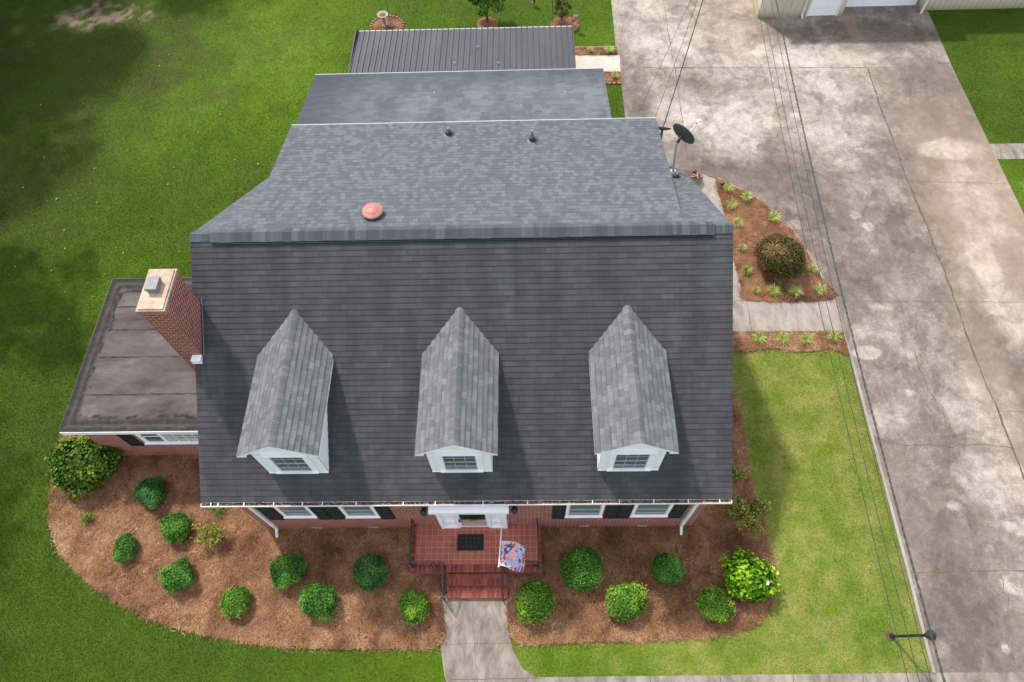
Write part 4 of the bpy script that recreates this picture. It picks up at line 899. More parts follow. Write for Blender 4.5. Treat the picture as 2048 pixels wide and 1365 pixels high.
fz = 4.35; ft = G(1346, 342, fz); tpz = 5.85
dish((ft.x, ft.y, fz), (ft.x-.12, ft.y, tpz), (.70, .66, .27), .52, .47, 'large dark oval satellite dish on a silver mast at the right roof edge')
f2 = G(1322, 275, 4.9); dish((f2.x-.25, f2.y+.3, 4.0), (f2.x, f2.y, 4.8), (.15, .8, .75), .36, .30, 'small dark satellite dish half hidden behind the rear roof edge', False)
# ---------------------------------------------------------------- metal patio cover
pc = empty('metal_patio_cover', (-1, 23, 0), 'dark ribbed metal roof over the back patio on slim posts', 'patio cover')
mm = Mt('ribbed_metal', .5, metal=.0, spec=.4); f = mm.noise(mm.vmul(mm.pos, (1, .3, 1)), 1.2, 5); mm.col(mm.mix(mm.ramp(f, [(.4, 0.), (.7, 1.)]), (.046, .044, .056), (.066, .064, .078))); MT['ribmetal'] = mm.m
def Lerp(a, b, t): return a+(b-a)*t
xA, xB, yA, yB_ = -6.42, 4.43, 20.95, 24.55
mb = MB(); n = 38
prof = []
for i in range(n): x = Lerp(xA, xB, i/n); w = (xB-xA)/n; prof += [(x, 0), (x+w*.06, .05), (x+w*.18, .05), (x+w*.24, 0), (x+w*.55, .0), (x+w*.6, .008), (x+w*.66, 0)]
prof.append((xB, 0))
for (a, za), (b, zb) in zip(prof[:-1], prof[1:]): mb.face([(a, yA, 2.8+za), (b, yA, 2.8+zb), (b, yB_, 2.58+zb), (a, yB_, 2.58+za)])
mb.build('roof_panel', 'ribmetal', pc)
MB().box(xA-.01, xB+.01, yB_+.003, yB_+.06, 2.44, 2.56).build('eave_gutter', 'gut', pc); MB().box(xA-.04, xA-.004, yA, yB_, 2.48, 2.83).build('edge_trim', 'dark', pc); MB().box(xB+.004, xB+.05, yA, yB_, 2.48, 2.83).build('edge_trim', 'dark', pc)
for x in (xA+.2, -1, xB-.2): MB().box(x-.05, x+.05, yB_-.2, yB_-.1, 0, 2.5).build('post', 'white', pc)
flat('patio_floor', [(xA, 20.4), (xB+.5, 20.4), (xB+.5, 24.3), (xA, 24.3)], .03, 'patio')
# ---------------------------------------------------------------- metal outbuilding, top right
bx0 = G(1513, 36).x; by = G(1513, 36).y; by2 = G(1940, 19).y; byg = by+.75; bx1 = 22.6
ob = empty('metal_outbuilding', (bx0+5, by+4, 0), 'cream ribbed metal outbuilding with white door and roller door beyond the driveway', 'outbuilding')
mo = Mt('cream_ribbed_steel', .55, spec=.4); f = mo.noise(mo.vmul(mo.pos, (1, 1, .4)), 1.0, 5); zz = mo.sep(mo.pos)[2]
c = mo.mix(mo.ramp(f, [(.45, 0.), (.75, .6)]), (.60, .56, .46), (.40, .34, .22)); c = mo.mix(mo.ramp(mo.ma('ADD', zz, mo.ma('MULTIPLY', f, .8)), [(.45, .7), (.9, 0.)]), c, (.30, .24, .10)); mo.col(c); MT['cream'] = mo.m
def ribwall(mb, xa, xb, y, z0, z1, d=-1, pitch=.3):
    n = max(1, int((xb-xa)/pitch)); w = (xb-xa)/n; pr = []
    for i in range(n): x = xa+i*w; pr += [(x, 0), (x+w*.08, .04), (x+w*.2, .04), (x+w*.28, 0)]
    pr.append((xb, 0))
    for (a, ya), (b, yb) in zip(pr[:-1], pr[1:]): mb.face([(a, y+d*ya, z0), (b, y+d*yb, z0), (b, y+d*yb, z1), (a, y+d*ya, z1)])
mb = MB(); dxa = G(1612, 30).x; dxb = G(1668, 28).x; gxa = G(1675, 27).x; gxb = G(1833, 16).x
ribwall(mb, bx0, dxa-.1, by, 0, 3.7); ribwall(mb, gxb+.1, bx0+23, by2, 0, 3.3); ribwall(mb, dxa-.1, gxb+.1, by+.02, 2.75, 3.7)
mb.face([(bx0, by, 0), (bx0, by+9, 0), (bx0, by+9, 3.7), (bx0, by, 3.7)]); mb.face([(gxb+.1, by+.02, 0), (gxb+.1, by2+.5, 0), (gxb+.1, by2+.5, 3.7), (gxb+.1, by+.02, 3.7)])
mb.box(dxb+.1, gxa+.15, by-.02, byg+.1, 0, 2.74); mb.build('wall', 'cream', ob)
MB().box(dxa, dxb, by-.01, by+.05, .05, 2.6).build('door', 'white', ob)
for q0, q1 in ((dxa-.1, dxa), (dxb, dxb+.1), (gxb, gxb+.1)): MB().box(q0, q1, by-.04, by+.04, 0, 2.75).build('door_trim', 'trim', ob)
mb = MB(); z = 0.02
while z < 2.7: mb.face([(gxa+.15, byg, z), (gxb, byg, z), (gxb, byg+.03, z+.21), (gxa+.15, byg+.03, z+.21)]); mb.face([(gxa+.15, byg+.03, z+.21), (gxb, byg+.03, z+.21), (gxb, byg, z+.22), (gxa+.15, byg, z+.22)]); z += .22
mb.build('roller_door', 'white', ob)
MB().bar((dxa-.35, by-.08, 3.6), (dxa-.35, by-.08, .2), .09, .07).bar((dxa-.35, by-.08, .22), (dxa-.35, by-.3, .08), .09, .07, (1, 0, 0)).build('downspout', 'trim', ob)
mb = MB(); mb.face([(bx0-.2, by-.25, 3.68), (gxb+.2, by-.25, 3.68), (gxb+.2, by+5, 5.0), (bx0-.2, by+5, 5.0)]); mb.face([(bx0-.2, by+5, 5.0), (gxb+.2, by+5, 5.0), (gxb+.2, by+10, 3.7), (bx0-.2, by+10, 3.7)]); mb.face([(gxb+.25, by2-.2, 3.3), (bx0+23, by2-.2, 3.3), (bx0+23, by2+6, 4.5), (gxb+.25, by2+6, 4.5)]); mb.build('roof', 'galv', ob)

# ---------------------------------------------------------------- plants
MT['box'] = foliage('boxwood_leaf', (.020, .052, .008), (.055, .165, .024), (.15, .33, .045))
MT['boxy'] = foliage('boxwood_new_leaf', (.028, .065, .008), (.085, .21, .022), (.28, .43, .045))
MT['boxb'] = foliage('juniper_leaf', (.014, .040, .012), (.040, .13, .032), (.10, .25, .055))
MT['holly'] = foliage('bronze_leaf', (.022, .024, .008), (.085, .085, .022), (.24, .15, .06))
MT['hyd'] = foliage('hydrangea_leaf', (.015, .05, .004), (.13, .30, .010), (.36, .56, .03))
MT['hydd'] = foliage('dark_hydrangea_leaf', (.012, .032, .004), (.050, .115, .010), (.17, .25, .03))
MT['nandina'] = foliage('nandina_leaf', (.05, .07, .012), (.18, .22, .03), (.42, .33, .08))
MT['tree'] = foliage('tree_leaf', (.014, .05, .008), (.05, .15, .02), (.13, .30, .045))
MT['lily'] = foliage('variegated_blade', (.05, .10, .012), (.22, .32, .05), (.62, .62, .22))
MT['pink'] = worn('pink_petal', (.62, .18, .42), .6, .25, 30)
MT['cream_flower'] = worn('cream_petal', (.78, .74, .62), .6, .25, 30)
def crown(c, r, h, n, size, lump=.16, seed=0, hollow=.72, flat_=.0, aspect=.6, down=.15):
    """leaves spread through the outer shell of a lumpy dome"""
    d = RNG.normal(0, 1, (n, 3)); d[:, 2] = np.abs(d[:, 2])-down; d /= np.linalg.norm(d, axis=1)[:, None]
    L = np.zeros(n); rg = np.random.default_rng(seed)
    for k in range(20):
        q = rg.normal(0, 1, 3); q /= np.linalg.norm(q); L += rg.uniform(.3, 1.3)*np.exp(-(1-(d@q))*rg.uniform(10, 40))
    L -= L.mean(); rad_ = (hollow+(1-hollow)*RNG.random(n)**.55)
    rad_ = np.where(RNG.random(n) < .07, RNG.uniform(1.0, 1.13, n), rad_); k = rad_*(1+lump*L*1.25)
    rg2 = (1+.06*np.cos(2*np.arctan2(d[:, 1], d[:, 0])+seed)+.04*np.cos(3*np.arctan2(d[:, 1], d[:, 0])+seed*2))
    p = np.c_[d[:, 0]*r*k*rg2, d[:, 1]*r*k*rg2, h*.42+d[:, 2]*h*.58*k]+np.array(c)
    p[:, 2] = np.maximum(p[:, 2], c[2]+.03)
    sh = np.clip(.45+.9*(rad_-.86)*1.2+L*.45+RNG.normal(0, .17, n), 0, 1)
    return leafcloud(p, d, size, .55, sh, aspect)
GRP_R = 'rounded evergreen shrubs in the pine straw beds'
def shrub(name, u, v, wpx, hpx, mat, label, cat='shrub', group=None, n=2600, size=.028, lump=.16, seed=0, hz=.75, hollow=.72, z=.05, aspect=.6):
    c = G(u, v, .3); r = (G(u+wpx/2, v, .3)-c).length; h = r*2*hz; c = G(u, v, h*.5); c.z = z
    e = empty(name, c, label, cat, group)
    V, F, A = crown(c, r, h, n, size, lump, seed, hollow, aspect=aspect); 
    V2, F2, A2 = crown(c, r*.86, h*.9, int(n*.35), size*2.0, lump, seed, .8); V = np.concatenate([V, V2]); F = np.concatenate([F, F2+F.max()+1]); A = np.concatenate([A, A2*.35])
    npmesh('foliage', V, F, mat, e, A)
    mb = MB(); rs = random.Random(seed)
    for k in range(7): t = rs.uniform(0, 6.28); mb.tube([(c.x, c.y, z-.05), (c.x+math.cos(t)*r*.35, c.y+math.sin(t)*r*.35, z+h*.45), (c.x+math.cos(t)*r*.6, c.y+math.sin(t)*r*.6, z+h*.7)], [.02, .014, .006], 5)
    mb.build('stem', 'bark', e); return e
SH = [('boxwood_shrub', 302, 984, 58, 'boxb', 'feathery dark green shrub nearest the sunroom wall, beside the big round bush', .2),
      ('boxwood_shrub', 351, 1053, 56, 'box', 'neat mid green shrub between the feathery dark one and the small yellowish bush', .1),
      ('boxwood_shrub', 252, 1093, 46, 'box', 'small lumpy green shrub nearest the curved left edge of the straw bed', .24),
      ('boxwood_shrub', 358, 1150, 60, 'box', 'loose ragged green shrub in the middle of the left straw bed', .3),
      ('boxwood_shrub', 472, 1202, 56, 'boxy', 'small tight yellow-green shrub near the lower edge of the left bed', .08),
      ('boxwood_shrub', 575, 1139, 68, 'box', 'tall deep green shrub in front of the left downspout', .2),
      ('boxwood_shrub', 638, 1199, 70, 'box', 'wide bright green shrub between the downspout shrub and the stoop', .18),
      ('boxwood_shrub', 740, 1142, 68, 'boxb', 'slanting dark green shrub left of the stoop railing', .2),
      ('boxwood_shrub', 828, 1212, 60, 'boxy', 'bright green shrub just left of the front walk', .12),
      ('boxwood_shrub', 1070, 1201, 78, 'boxy', 'round bright green shrub just right of the front walk', .1),
      ('boxwood_shrub', 1164, 1136, 84, 'box', 'largest round dark green shrub, right of the stoop', .1),
      ('boxwood_shrub', 1252, 1201, 76, 'boxy', 'round shrub with yellow-green tips in the middle of the right bed', .1),
      ('boxwood_shrub', 1334, 1137, 62, 'box', 'squarish mid green shrub in front of the right pair of windows', .1),
      ('boxwood_shrub', 1430, 1207, 68, 'boxy', 'round shrub with a yellow patch touching the big-leaved hydrangea', .1)]
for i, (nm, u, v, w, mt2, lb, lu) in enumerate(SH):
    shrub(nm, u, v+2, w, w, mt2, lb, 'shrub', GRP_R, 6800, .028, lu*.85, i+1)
shrub('hydrangea_bush', 172, 924, 122, 122, 'hydd', 'very large leafy round bush with browning flower heads at the sunroom corner', 'bush', None, 5200, .062, .14, 31, .62, .7, aspect=.7)
e = shrub('hydrangea_bush', 1497, 1158, 96, 100, 'hyd', 'bright lime hydrangea with large leaves at the right end of the bed', 'bush', None, 900, .085, .22, 32, .7, .6, aspect=.62)
c = G(1497, 1158, .3); rr = 0.72
for k in range(3):
    t = random.uniform(0, 6.28); MB().lathe((c.x+math.cos(t)*rr*.6, c.y+math.sin(t)*rr*.6-.1, .95), [(.03, 0), (.06, .02), (.045, .045), (.01, .05)], 8).build('flower', 'cream_flower', e)

def open_shrub(name, u, v, wpx, label, mats, n, seed, size=.03, hz=1.0, cat='bush'):
    c = G(u, v, .3); r = (G(u+wpx/2, v, .3)-c).length; h = r*2*hz; c.z = .05; e = empty(name, c, label, cat); rs = np.random.default_rng(seed)
    mb = MB(); P_ = []; N_ = []
    for k in range(18):
        t = rs.uniform(0, 6.28); q = rs.uniform(.3, 1)*r; tip = np.array([c.x+math.cos(t)*q, c.y+math.sin(t)*q, .05+h*rs.uniform(.55, 1)])
        mid = np.array([c.x+math.cos(t)*q*.4, c.y+math.sin(t)*q*.4, h*.4]); mb.tube([tuple(c), tuple(mid), tuple(tip)], [.012, .008, .003], 4)
        m_ = n//18; s_ = rs.uniform(.35, 1.05, m_)[:, None]; b_ = mid*(1-s_)+tip*s_; P_.append(b_+rs.normal(0, .075, (m_, 3))); N_.append(rs.normal(0, .6, (m_, 3))+[0, 0, 1])
    P_ = np.concatenate(P_); V, F, A = leafcloud(P_, np.concatenate(N_), size, .4); npmesh('foliage', V, F, mats, e, A); mb.build('stem', 'bark', e); return e
open_shrub('nandina_bush', 1490, 1035, 84, 'loose reddish-green nandina at the right corner of the house', 'nandina', 5200, 5, .042, .75)
open_shrub('nandina_bush', 1476, 948, 30, 'small leafy yellow-green plant half under the right roof edge', 'nandina', 400, 6, .035, .8)
open_shrub('nandina_bush', 425, 1070, 56, 'small sparse yellow-bronze bush below the left roof corner', 'nandina', 1500, 7, .032, .8)
open_shrub('nandina_bush', 172, 1040, 30, 'scrawny little green plant near the left edge of the left bed', 'box', 200, 8, .028, .7)
open_shrub('nandina_bush', 432, 1016, 36, 'low green plant under the left end of the front gutter', 'box', 200, 9, .028, .3)
shrub('bronze_bush', 1562, 515, 104, 104, 'holly', 'large round bronze-brown bush in the triangular bed beside the driveway', 'bush', None, 6500, .032, .12, 40, .62, .72)
# variegated lily turf
def tuft(n=70, seed=0, R0=.26):
    rs = np.random.default_rng(seed); V = []; F = []; A = []
    for k in range(n):
        t = rs.uniform(0, 6.28); L = R0*rs.uniform(.55, 1.1); hgt = rs.uniform(.08, .22); w = .010; dx, dy = math.cos(t), math.sin(t); b0 = len(V); s_ = np.clip(rs.normal(.6, .22), 0, 1)
        for j, f in enumerate((0, .35, .7, 1.0)):
            x = dx*(.02+L*f); y = dy*(.02+L*f); z = hgt*math.sin(min(f*1.9, 2.6))+.02; ww = w*(1-f*.85)
            V += [(x-dy*ww, y+dx*ww, z), (x+dy*ww, y-dx*ww, z)]; A += [s_, s_]
        for j in range(3): F.append((b0+2*j, b0+2*j+1, b0+2*j+3, b0+2*j+2))
    return np.array(V), np.array(F), np.array(A)
LIL = [(1455, 380, .9, 'variegated lily turf just below the path light at the bed tip'), (1493, 397, .9, 'variegated lily turf on the driveway edge, second from the bed tip'), (1463, 413, .9, 'variegated lily turf beside the concrete path near the bed tip'), (1547, 438, 1.05, 'bright variegated lily turf on the driveway edge above the bronze bush'), (1474, 449, .9, 'variegated lily turf tucked at the house ridge end'),
       (1483, 499, .6, 'tiny pale lily turf left of the bronze bush near the path'), (1493, 544, .8, 'dark green lily turf lower left of the bronze bush'), (1624, 541, .8, 'lily turf touching the right side of the bronze bush'), (1511, 584, .5, 'tiniest withered lily turf in the lower left corner of the triangle bed'), (1546, 584, .95, 'lily turf left of the middle in the row under the bronze bush'), (1589, 585, 1.05, 'fullest lily turf directly below the bronze bush'), (1639, 582, .95, 'lily turf in the lower right corner of the triangle bed'),
       (1518, 678, 1.05, 'leftmost lily turf in the narrow strip below the side walk'), (1564, 680, .85, 'thin lily turf, second from the left in the strip below the side walk'), (1612, 681, .95, 'lily turf third from the left in the strip below the side walk'), (1667, 675, 1.0, 'lily turf next to the driveway in the strip below the side walk'),
       (1219, 103, 1.0, 'lily turf beside the driveway above the pale patio path'), (1181, 104, .6, 'small sparse lily turf above the pale patio path'), (1229, 155, .6, 'small lily turf in the brick edged bed below the patio path')]
for i, (u, v, s_, lb) in enumerate(LIL):
    V, F, A = tuft(int(70+35*s_), i+3, .35*s_); p = G(u, v, .1); V[:, :2] += [p.x, p.y]; V[:, 2] = V[:, 2]*1.1+.08
    if 'dark' in lb: A = A*.7
    o = npmesh('lily_turf', V-np.array([p.x, p.y, 0]), F, 'lily', attr=A); o.location = (p.x, p.y, 0); tag(o, lb, 'lily turf', 'variegated lily turf clumps in the beds')
# pink flowers
p = G(1392, 360, .2); e = empty('pink_flower_plant', (p.x, p.y, .05), 'clump of pink flowers beside the path at the right roof edge', 'flowers')
V, F, A = crown((p.x, p.y, .05), .32, .4, 400, .035, .1, 3); npmesh('foliage', V, F, 'box', e, A)
pts = RNG.normal(0, 1, (60, 3)); pts[:, 2] = np.abs(pts[:, 2]); pts /= np.linalg.norm(pts, axis=1)[:, None]; V, F, A = leafcloud(np.array([p.x, p.y, .2])+pts*[.32, .32, .27], pts, .036, .3, None, .9); npmesh('flower', V, F, 'pink', e, A)
# back garden
def tree(name, base, H, R0, n, label, mat='tree', cat='tree', seed=1, size=.09, trunk=.08, hollow=.35, group=None, lift=.35):
    e = empty(name, base, label, cat, group); rs = np.random.default_rng(seed); b = np.array(base, float); mb = MB()
    mb.tube([tuple(b-[0, 0, .1]), tuple(b+[0, .05, H*.3]), tuple(b+[.05, 0, H*.75])], [trunk*1.3, trunk, trunk*.4], 8); P_ = []; N_ = []; A_ = []
    for k in range(26):
        t = rs.uniform(0, 6.28); f = rs.uniform(0, 1); z = H*(lift+(.95-lift)*f); rr = R0*math.sqrt(max(.05, 1-(2*f-.9)**2*.8))*rs.uniform(.45, 1); tip = b+[math.cos(t)*rr, math.sin(t)*rr, z]; st_ = b+[0, 0, z*.6]
        mb.tube([tuple(st_), tuple((st_+tip)/2+[0, 0, .05*H]), tuple(tip)], [trunk*.45, trunk*.25, trunk*.08], 5)
        m_ = n//26; cr = R0*rs.uniform(.22, .42); q = rs.normal(0, 1, (m_, 3)); q /= np.linalg.norm(q, axis=1)[:, None]; P_.append(tip+q*cr*rs.uniform(.4, 1, (m_, 1))); N_.append(q+[0, 0, .4]); A_.append(np.clip(rs.normal(.45, .15)+q[:, 2]*.15+rs.normal(0, .15, m_), 0, 1))
    V, F, A = leafcloud(np.concatenate(P_), np.concatenate(N_), size, .5, np.concatenate(A_)); npmesh('crown', V, F, mat, e, A); mb.build('trunk', 'bark', e); return e
p = G(975, 46); tree('small_tree', (p.x, p.y, 0), 2.8, 1.1, 9000, 'small dense green tree in the lawn behind the patio cover', seed=3, size=.055, trunk=.05, lift=.3)
p = G(1123, 44); tree('small_tree', (p.x, p.y, 0), 1.5, .5, 1400, 'small purplish shrub-like tree beside the right back corner of the patio cover', 'holly', seed=4, size=.04, trunk=.025, lift=.35)
def ringbed(u, v, ru, name='mulch_ring'):
    c = G(u, v); r = (G(u+ru, v)-c).length; mb = MB(); mb.lathe((c.x, c.y, .01), [(r, 0), (r*.8, .05), (r*.3, .07), (.01, .075)], 24); tag(mb.build(name, 'straw'), kind='structure'); return c, r
c, r = ringbed(774, 54, 31); ringbed(975, 48, 22); c2, r2 = ringbed(1128, 50, 28)
for (cc, r_, k0, k1, lb) in ((c, r, 0, 26, 'a'), (c2, r2, 16, 26, 'b')):
    for k in range(k0, k1):
        a = 2*math.pi*k/26; x, y = cc.x+math.cos(a)*r_*1.03, cc.y+math.sin(a)*r_*1.03; mb = MB(); mb.lathe((0, 0, -.02), [(.08, 0), (.09, .05), (.06, .11), (.01, .12)], 7, random.uniform(.8, 1.2), random.uniform(.7, 1))
        o = mb.build('edging_stone', 'edging'); o.location = (x, y, 0); o.rotation_euler.z = random.uniform(0, 3); tag(o, 'reddish edging stone around the '+('birdbath bed' if lb == 'a' else 'purplish shrub by the patio corner'), 'stone', 'edging stones round the '+('birdbath bed' if lb == 'a' else 'purplish shrub'))
b = G(770, 53); e = empty('birdbath', (b.x, b.y, 0), 'pale stone birdbath on a pedestal behind the patio cover', 'birdbath')
MB().lathe((b.x, b.y, .05), [(.16, 0), (.14, .06), (.08, .12), (.07, .45), (.11, .58)], 16).build('pedestal', 'stone', e)
MB().lathe((b.x, b.y, .62), [(.10, 0), (.28, .07), (.33, .12), (.33, .14), (.28, .12), (.10, .07), (.01, .06)], 10).build('bowl', 'stone', e); MB().lathe((b.x, b.y, .70), [(.27, 0), (.26, .012), (.01, .013)], 12).build('leaf_litter', 'litter', e)
g = G(784, 56); mb = MB(); mb.lathe((0, 0, .03), [(.08, 0), (.09, .12), (.06, .2), (.035, .24), (.06, .28), (.06, .33), (.01, .37)], 12); o = mb.build('garden_statue', 'stone'); o.location = (g.x, g.y, 0); tag(o, 'small pale garden statue on the straw beside the birdbath', 'statue')
for (u, v, H_, lb) in ((781, 46, 2.0, 'thin black shepherd hook pole by the birdbath'), (1104, 43, 2.1, 'thin black shepherd hook pole left of the purplish shrub')):
    p = G(u, v); mb = MB(); pts = [(0, 0, 0), (0, 0, H_)]+[(.12-.12*math.cos(a), 0, H_+.12*math.sin(a)) for a in (.5, 1.0, 1.6, 2.2, 2.8)]; mb.tube(pts, .014, 6); o = mb.build('shepherd_hook', 'iron'); o.location = (p.x, p.y, 0); tag(o, lb, 'garden pole')
p = G(1068, 12); e = empty('bird_feeder', (p.x, p.y, 0), 'small white topped feeder with a dark body and red base on the back lawn', 'feeder'); z = .25
MB().tube([(p.x, p.y, 0), (p.x, p.y, z)], .015, 6).build('stake', 'iron', e); MB().lathe((p.x, p.y, z), [(.12, 0), (.13, .03), (.08, .05)], 14).build('base', 'bow', e); MB().lathe((p.x, p.y, z+.05), [(.07, 0), (.085, .22)], 12).build('body', 'dark', e); MB().lathe((p.x, p.y, z+.27), [(.14, 0), (.14, .03), (.09, .06), (.01, .07)], 16).build('cap', 'white', e)
p = G(1150, 60); e = empty('yard_flag', (p.x, p.y, 0), 'small red and blue printed yard flag at the patio corner', 'flag'); MB().tube([(p.x-.19, p.y, 0), (p.x-.19, p.y, 1.0), (p.x+.2, p.y, 1.0)], .01, 5).build('stand', 'iron', e)
me = bpy.data.meshes.new('cloth'); vs = []; cs = []
for j in range(17):
    for i_ in range(13):
        vs.append((p.x-.17+.34*i_/12, p.y-.02+.02*math.sin(j*.5+i_*.4), .98-.5*j/16)); v = j/16; n_ = noise.noise(Vector((i_*.5, j*.5, 3))); cs.append((*((.35, .5, .7) if v < .35 and n_ < .3 else (.6, .06, .07) if n_ > -.15 else (.75, .7, .65)), 1))
me.from_pydata(vs, [], [(j*13+i_, j*13+i_+1, (j+1)*13+i_+1, (j+1)*13+i_) for j in range(16) for i_ in range(12)]); ca = me.color_attributes.new('ink', 'FLOAT_COLOR', 'POINT'); ca.data.foreach_set('color', [c for k in cs for c in k]); me.materials.append(MT['flag']); link('cloth', me, e)
# brick edging of the little beds by the patio path
for (u0, v0, u1, v1, lb) in ((1150, 97, 1233, 96, 'above the patio path'), (1213, 169, 1243, 168, 'below the patio path')):
    a, b = G(u0, v0), G(u1, v1); n = int((b-a).length/.22)
    for k in range(n):
        q = a.lerp(b, (k+.5)/n); mb = MB(); mb.box(-.1, .1, -.045, .045, 0, .07); o = mb.build('edging_brick', 'edging'); o.location = (q.x, q.y, .01); o.rotation_euler.z = random.uniform(-.06, .06); tag(o, 'pinkish edging brick in the row '+lb, 'brick', 'edging bricks in the row '+lb)
# ---------------------------------------------------------------- lamp post
p = G(1783, 1273); e = empty('lamp_post', (p.x, p.y, 0), 'black lamp post with lantern on the lawn beside the driveway', 'lamp post')
h = 2.15
MB().tube([(p.x, p.y, 0), (p.x, p.y, h)], .042, 12).lathe((p.x, p.y, 0), [(.09, 0), (.08, .1), (.05, .16)], 12).bar((p.x-.2, p.y, h-.25), (p.x+.2, p.y, h-.25), .02).build('post', 'iron', e)
MB().lathe((p.x, p.y, h), [(.06, 0), (.09, .03), (.12, .26), (.165, .28), (.10, .36), (.03, .42), (.015, .46)], 6).build('lantern', 'iron', e)
mb = MB()
for k in range(6): a = math.pi*(k+.5)/3; 
MB().lathe((p.x, p.y, h+.035), [(.084, 0), (.108, .21)], 6, 1.02, 1.02).build('lantern_glass', 'glass', e)
_t = G(1862, 1271, 2.4); e.rotation_mode = 'QUATERNION'; e.rotation_quaternion = Vector((_t.x-p.x, _t.y-p.y, 2.4)).to_track_quat('Z', 'Y')
mb = MB(); mb.lathe((p.x-.05, p.y, .008), [(.15, 0), (.10, .02), (.01, .025)], 14); tag(mb.build('bare_patch', 'soil'), kind='structure')
# ---------------------------------------------------------------- overhead cables
def cable(A, B, r, sag, label, twist=0.0, grp='overhead cables over the lawn and driveway'):
    A, B = Vector(A), Vector(B); pts = []; n = 60
    for i in range(n+1):
        t = i/n; q = A.lerp(B, t); q.z -= sag*4*t*(1-t); pts.append(q)
    mb = MB()
    if twist:
        for ph in (0, 2.1, 4.2):
            m_ = 420; P_ = []
            for i in range(m_+1):
                t = i/m_; q = A.lerp(B, t); q.z -= sag*4*t*(1-t); a = t*(B-A).length*5.0+ph; P_.append(q+Vector((math.cos(a)*twist, 0, math.sin(a)*twist)))
            mb.tube(P_, r, 4, False)
    else: mb.tube(pts, r, 5, False)
    tag(mb.build('power_cable', 'cable'), label, 'cable', grp)
def seg(px0, z0, px1, z1, ext0=1.0, ext1=1.0):
    a, b = G(*px0, z0), G(*px1, z1); d = b-a; return a-d*(ext0-1), b+d*(ext1-1)
a, b = seg((1556, 0), 7.0, (1893, 1350), 7.0, 1.1, 1.1); cable(a, b, .011, .55, 'thick twisted overhead service cable crossing lamp post and driveway', .02)
for (p0, p1, z, lb) in (((1528, 0), (1845, 1365), 6.6, 'thin overhead wire with pale splices left of the thick cable'), ((1545, 0), (1868, 1365), 6.3, 'thin overhead wire between the spliced wire and thick cable'), ((1520, 20), (1822, 1365), 6.0, 'leftmost thin overhead wire over the right lawn')):
    a, b = seg(p0, z, p1, z, 1.1, 1.08); cable(a, b, .010, .5, lb)
g2 = 'service wires running to the right rear of the house'
q = G(1318, 262, 5.0); A = G(1412, -20, 6.6); cable(A, (G(1322, 268, 5.0)), .010, .25, 'twisted service wire reaching the dish corner of the house', .014, g2)
A = G(1402, -20, 6.6); cable(A, G(1306, 246, 5.2), .010, .2, 'thin straight service wire left of the twisted one', 0, g2)
A = G(1390, -20, 6.6); cable(A, G(1277, 226, 3.4), .008, .1, 'leftmost faint service wire ending over the driveway corner', 0, g2)
# ---------------------------------------------------------------- trees beyond the frame shading the left lawn; last two added to darken it
for tx, ty, H_, R0_, n_, lb in ((-29.5, 34, 14, 6.5, 9000, 'tall dark tree beyond the far left corner of the lawn'), (-31.5, 24.5, 14, 6.5, 7000, 'tall shade tree past the left side of the lawn'),
        (-30.5, 14.5, 12, 5.5, 4500, 'lighter tree past the left side of the lawn level with the house'), (-20.5, 41, 13, 5, 4500, 'broad shade tree behind the far end of the lawn'), (-37, 31, 15, 6, 7000, 'outermost tall tree at the far left'),
        (-24.5, 12.5, 12, 5, 1300, 'thin open tree added out of view to darken the left lawn edge'), (-23.5, 2.5, 11, 4.5, 1000, 'thinnest young tree added out of view to darken the lower left lawn')):
    tree('shade_tree', (tx, ty, 0), H_, R0_, n_, lb, seed=int(-tx*3), size=.30, trunk=.35, lift=.38)
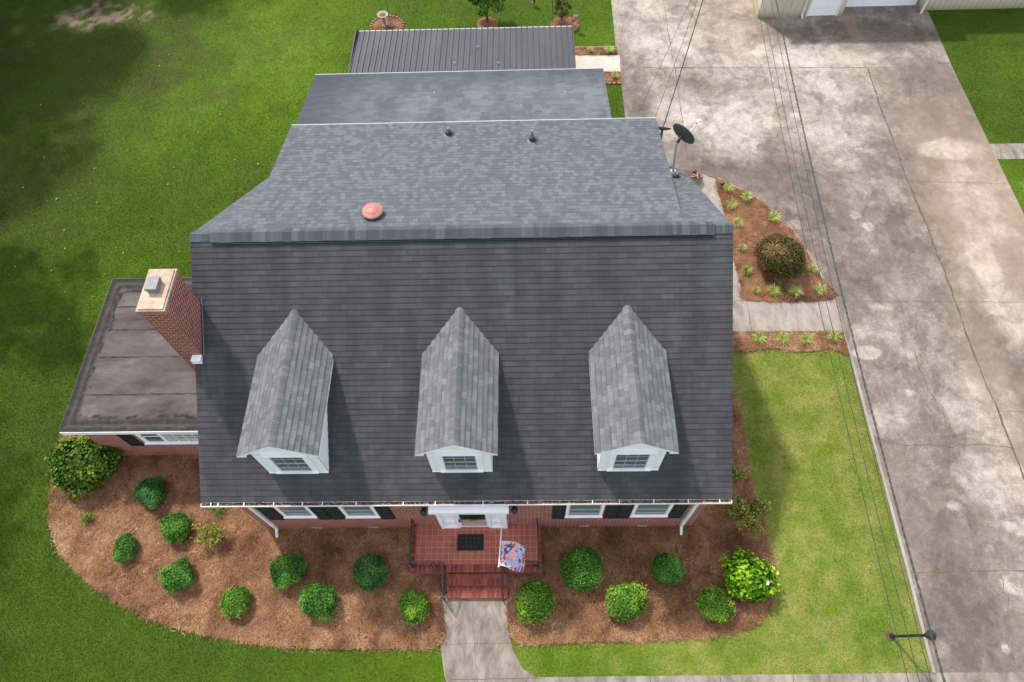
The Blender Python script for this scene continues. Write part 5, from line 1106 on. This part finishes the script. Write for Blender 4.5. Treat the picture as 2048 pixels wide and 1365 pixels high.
# ---------------------------------------------------------------- fallen leaves
MT['fallen'] = worn('fallen_leaf', (.42, .27, .10), .8, .4, 30)
PX = [(60, 88), (100, 185), (190, 45), (335, 43), (338, 112), (340, 133), (320, 134), (240, 165), (228, 258), (168, 210), (332, 266), (313, 207), (441, 231), (447, 105), (553, 86), (470, 140), (584, 26), (610, 43), (656, 53), (539, 44), (365, 165), (430, 155), (552, 177), (541, 231), (547, 245), (560, 268), (517, 330), (410, 352), (471, 322), (337, 371), (349, 337), (317, 275), (190, 339), (183, 369), (142, 393), (96, 404), (115, 400), (196, 407), (90, 317), (7, 387), (48, 377), (22, 140), (130, 462), (74, 525), (32, 535), (20, 552), (105, 543), (248, 508), (132, 499), (234, 497), (360, 505), (212, 550), (132, 586), (188, 595), (140, 640), (22, 893), (500, 12), (165, 160), (140, 153), (83, 212), (460, 90), (612, 88)]
base = None
for (u, v) in PX:
    p = G(u, v); s_ = random.uniform(.03, .062)*random.choice((.7, 1, 1.2))
    mb = MB(); mb.face([(-s_, 0, 0), (0, -s_*.7, .015), (s_, 0, .0), (0, s_*.7, .03)]); o = mb.build('fallen_leaf', 'fallen'); o.location = (p.x, p.y, .06); o.rotation_euler = (random.uniform(-.3, .3), random.uniform(-.3, .3), random.uniform(0, 6)); tag(o, 'single dry yellow-brown leaf lying on the dark left lawn', 'leaf', 'dry leaves scattered on the left lawn')
def rleaf(pt, lb, s_=.1):
    mb = MB(); mb.face([(-s_, 0, 0), (0, -s_*.4, .012), (s_, 0, .0), (0, s_*.4, .02)]); o = mb.build('roof_leaf', 'fallen'); o.location = pt; o.rotation_euler.z = random.uniform(0, 6); tag(o, lb, 'leaf', 'dry leaves fallen on the rear roofs')
for u, v, lb in ((868, 187, 'dry orange leaf on the grey porch roof left of centre'), (1130, 187, 'long dry brown twig leaf on the grey porch roof at right')): p = G(u, v, 3.35); rleaf((p.x, p.y, 3.95-(p.y-16)*.1987+.02), lb)
for u, v, lb in ((909, 128, 'clump of dry needles on the lower edge of the ribbed metal roof'), (997, 128, 'small brown leaf on the metal roof right of the needle clump'), (955, 93, 'small reddish leaf in the middle of the metal roof')): p = G(u, v, 2.75); rleaf((p.x, p.y, 2.86-(p.y-yA)*.061), lb, .09)
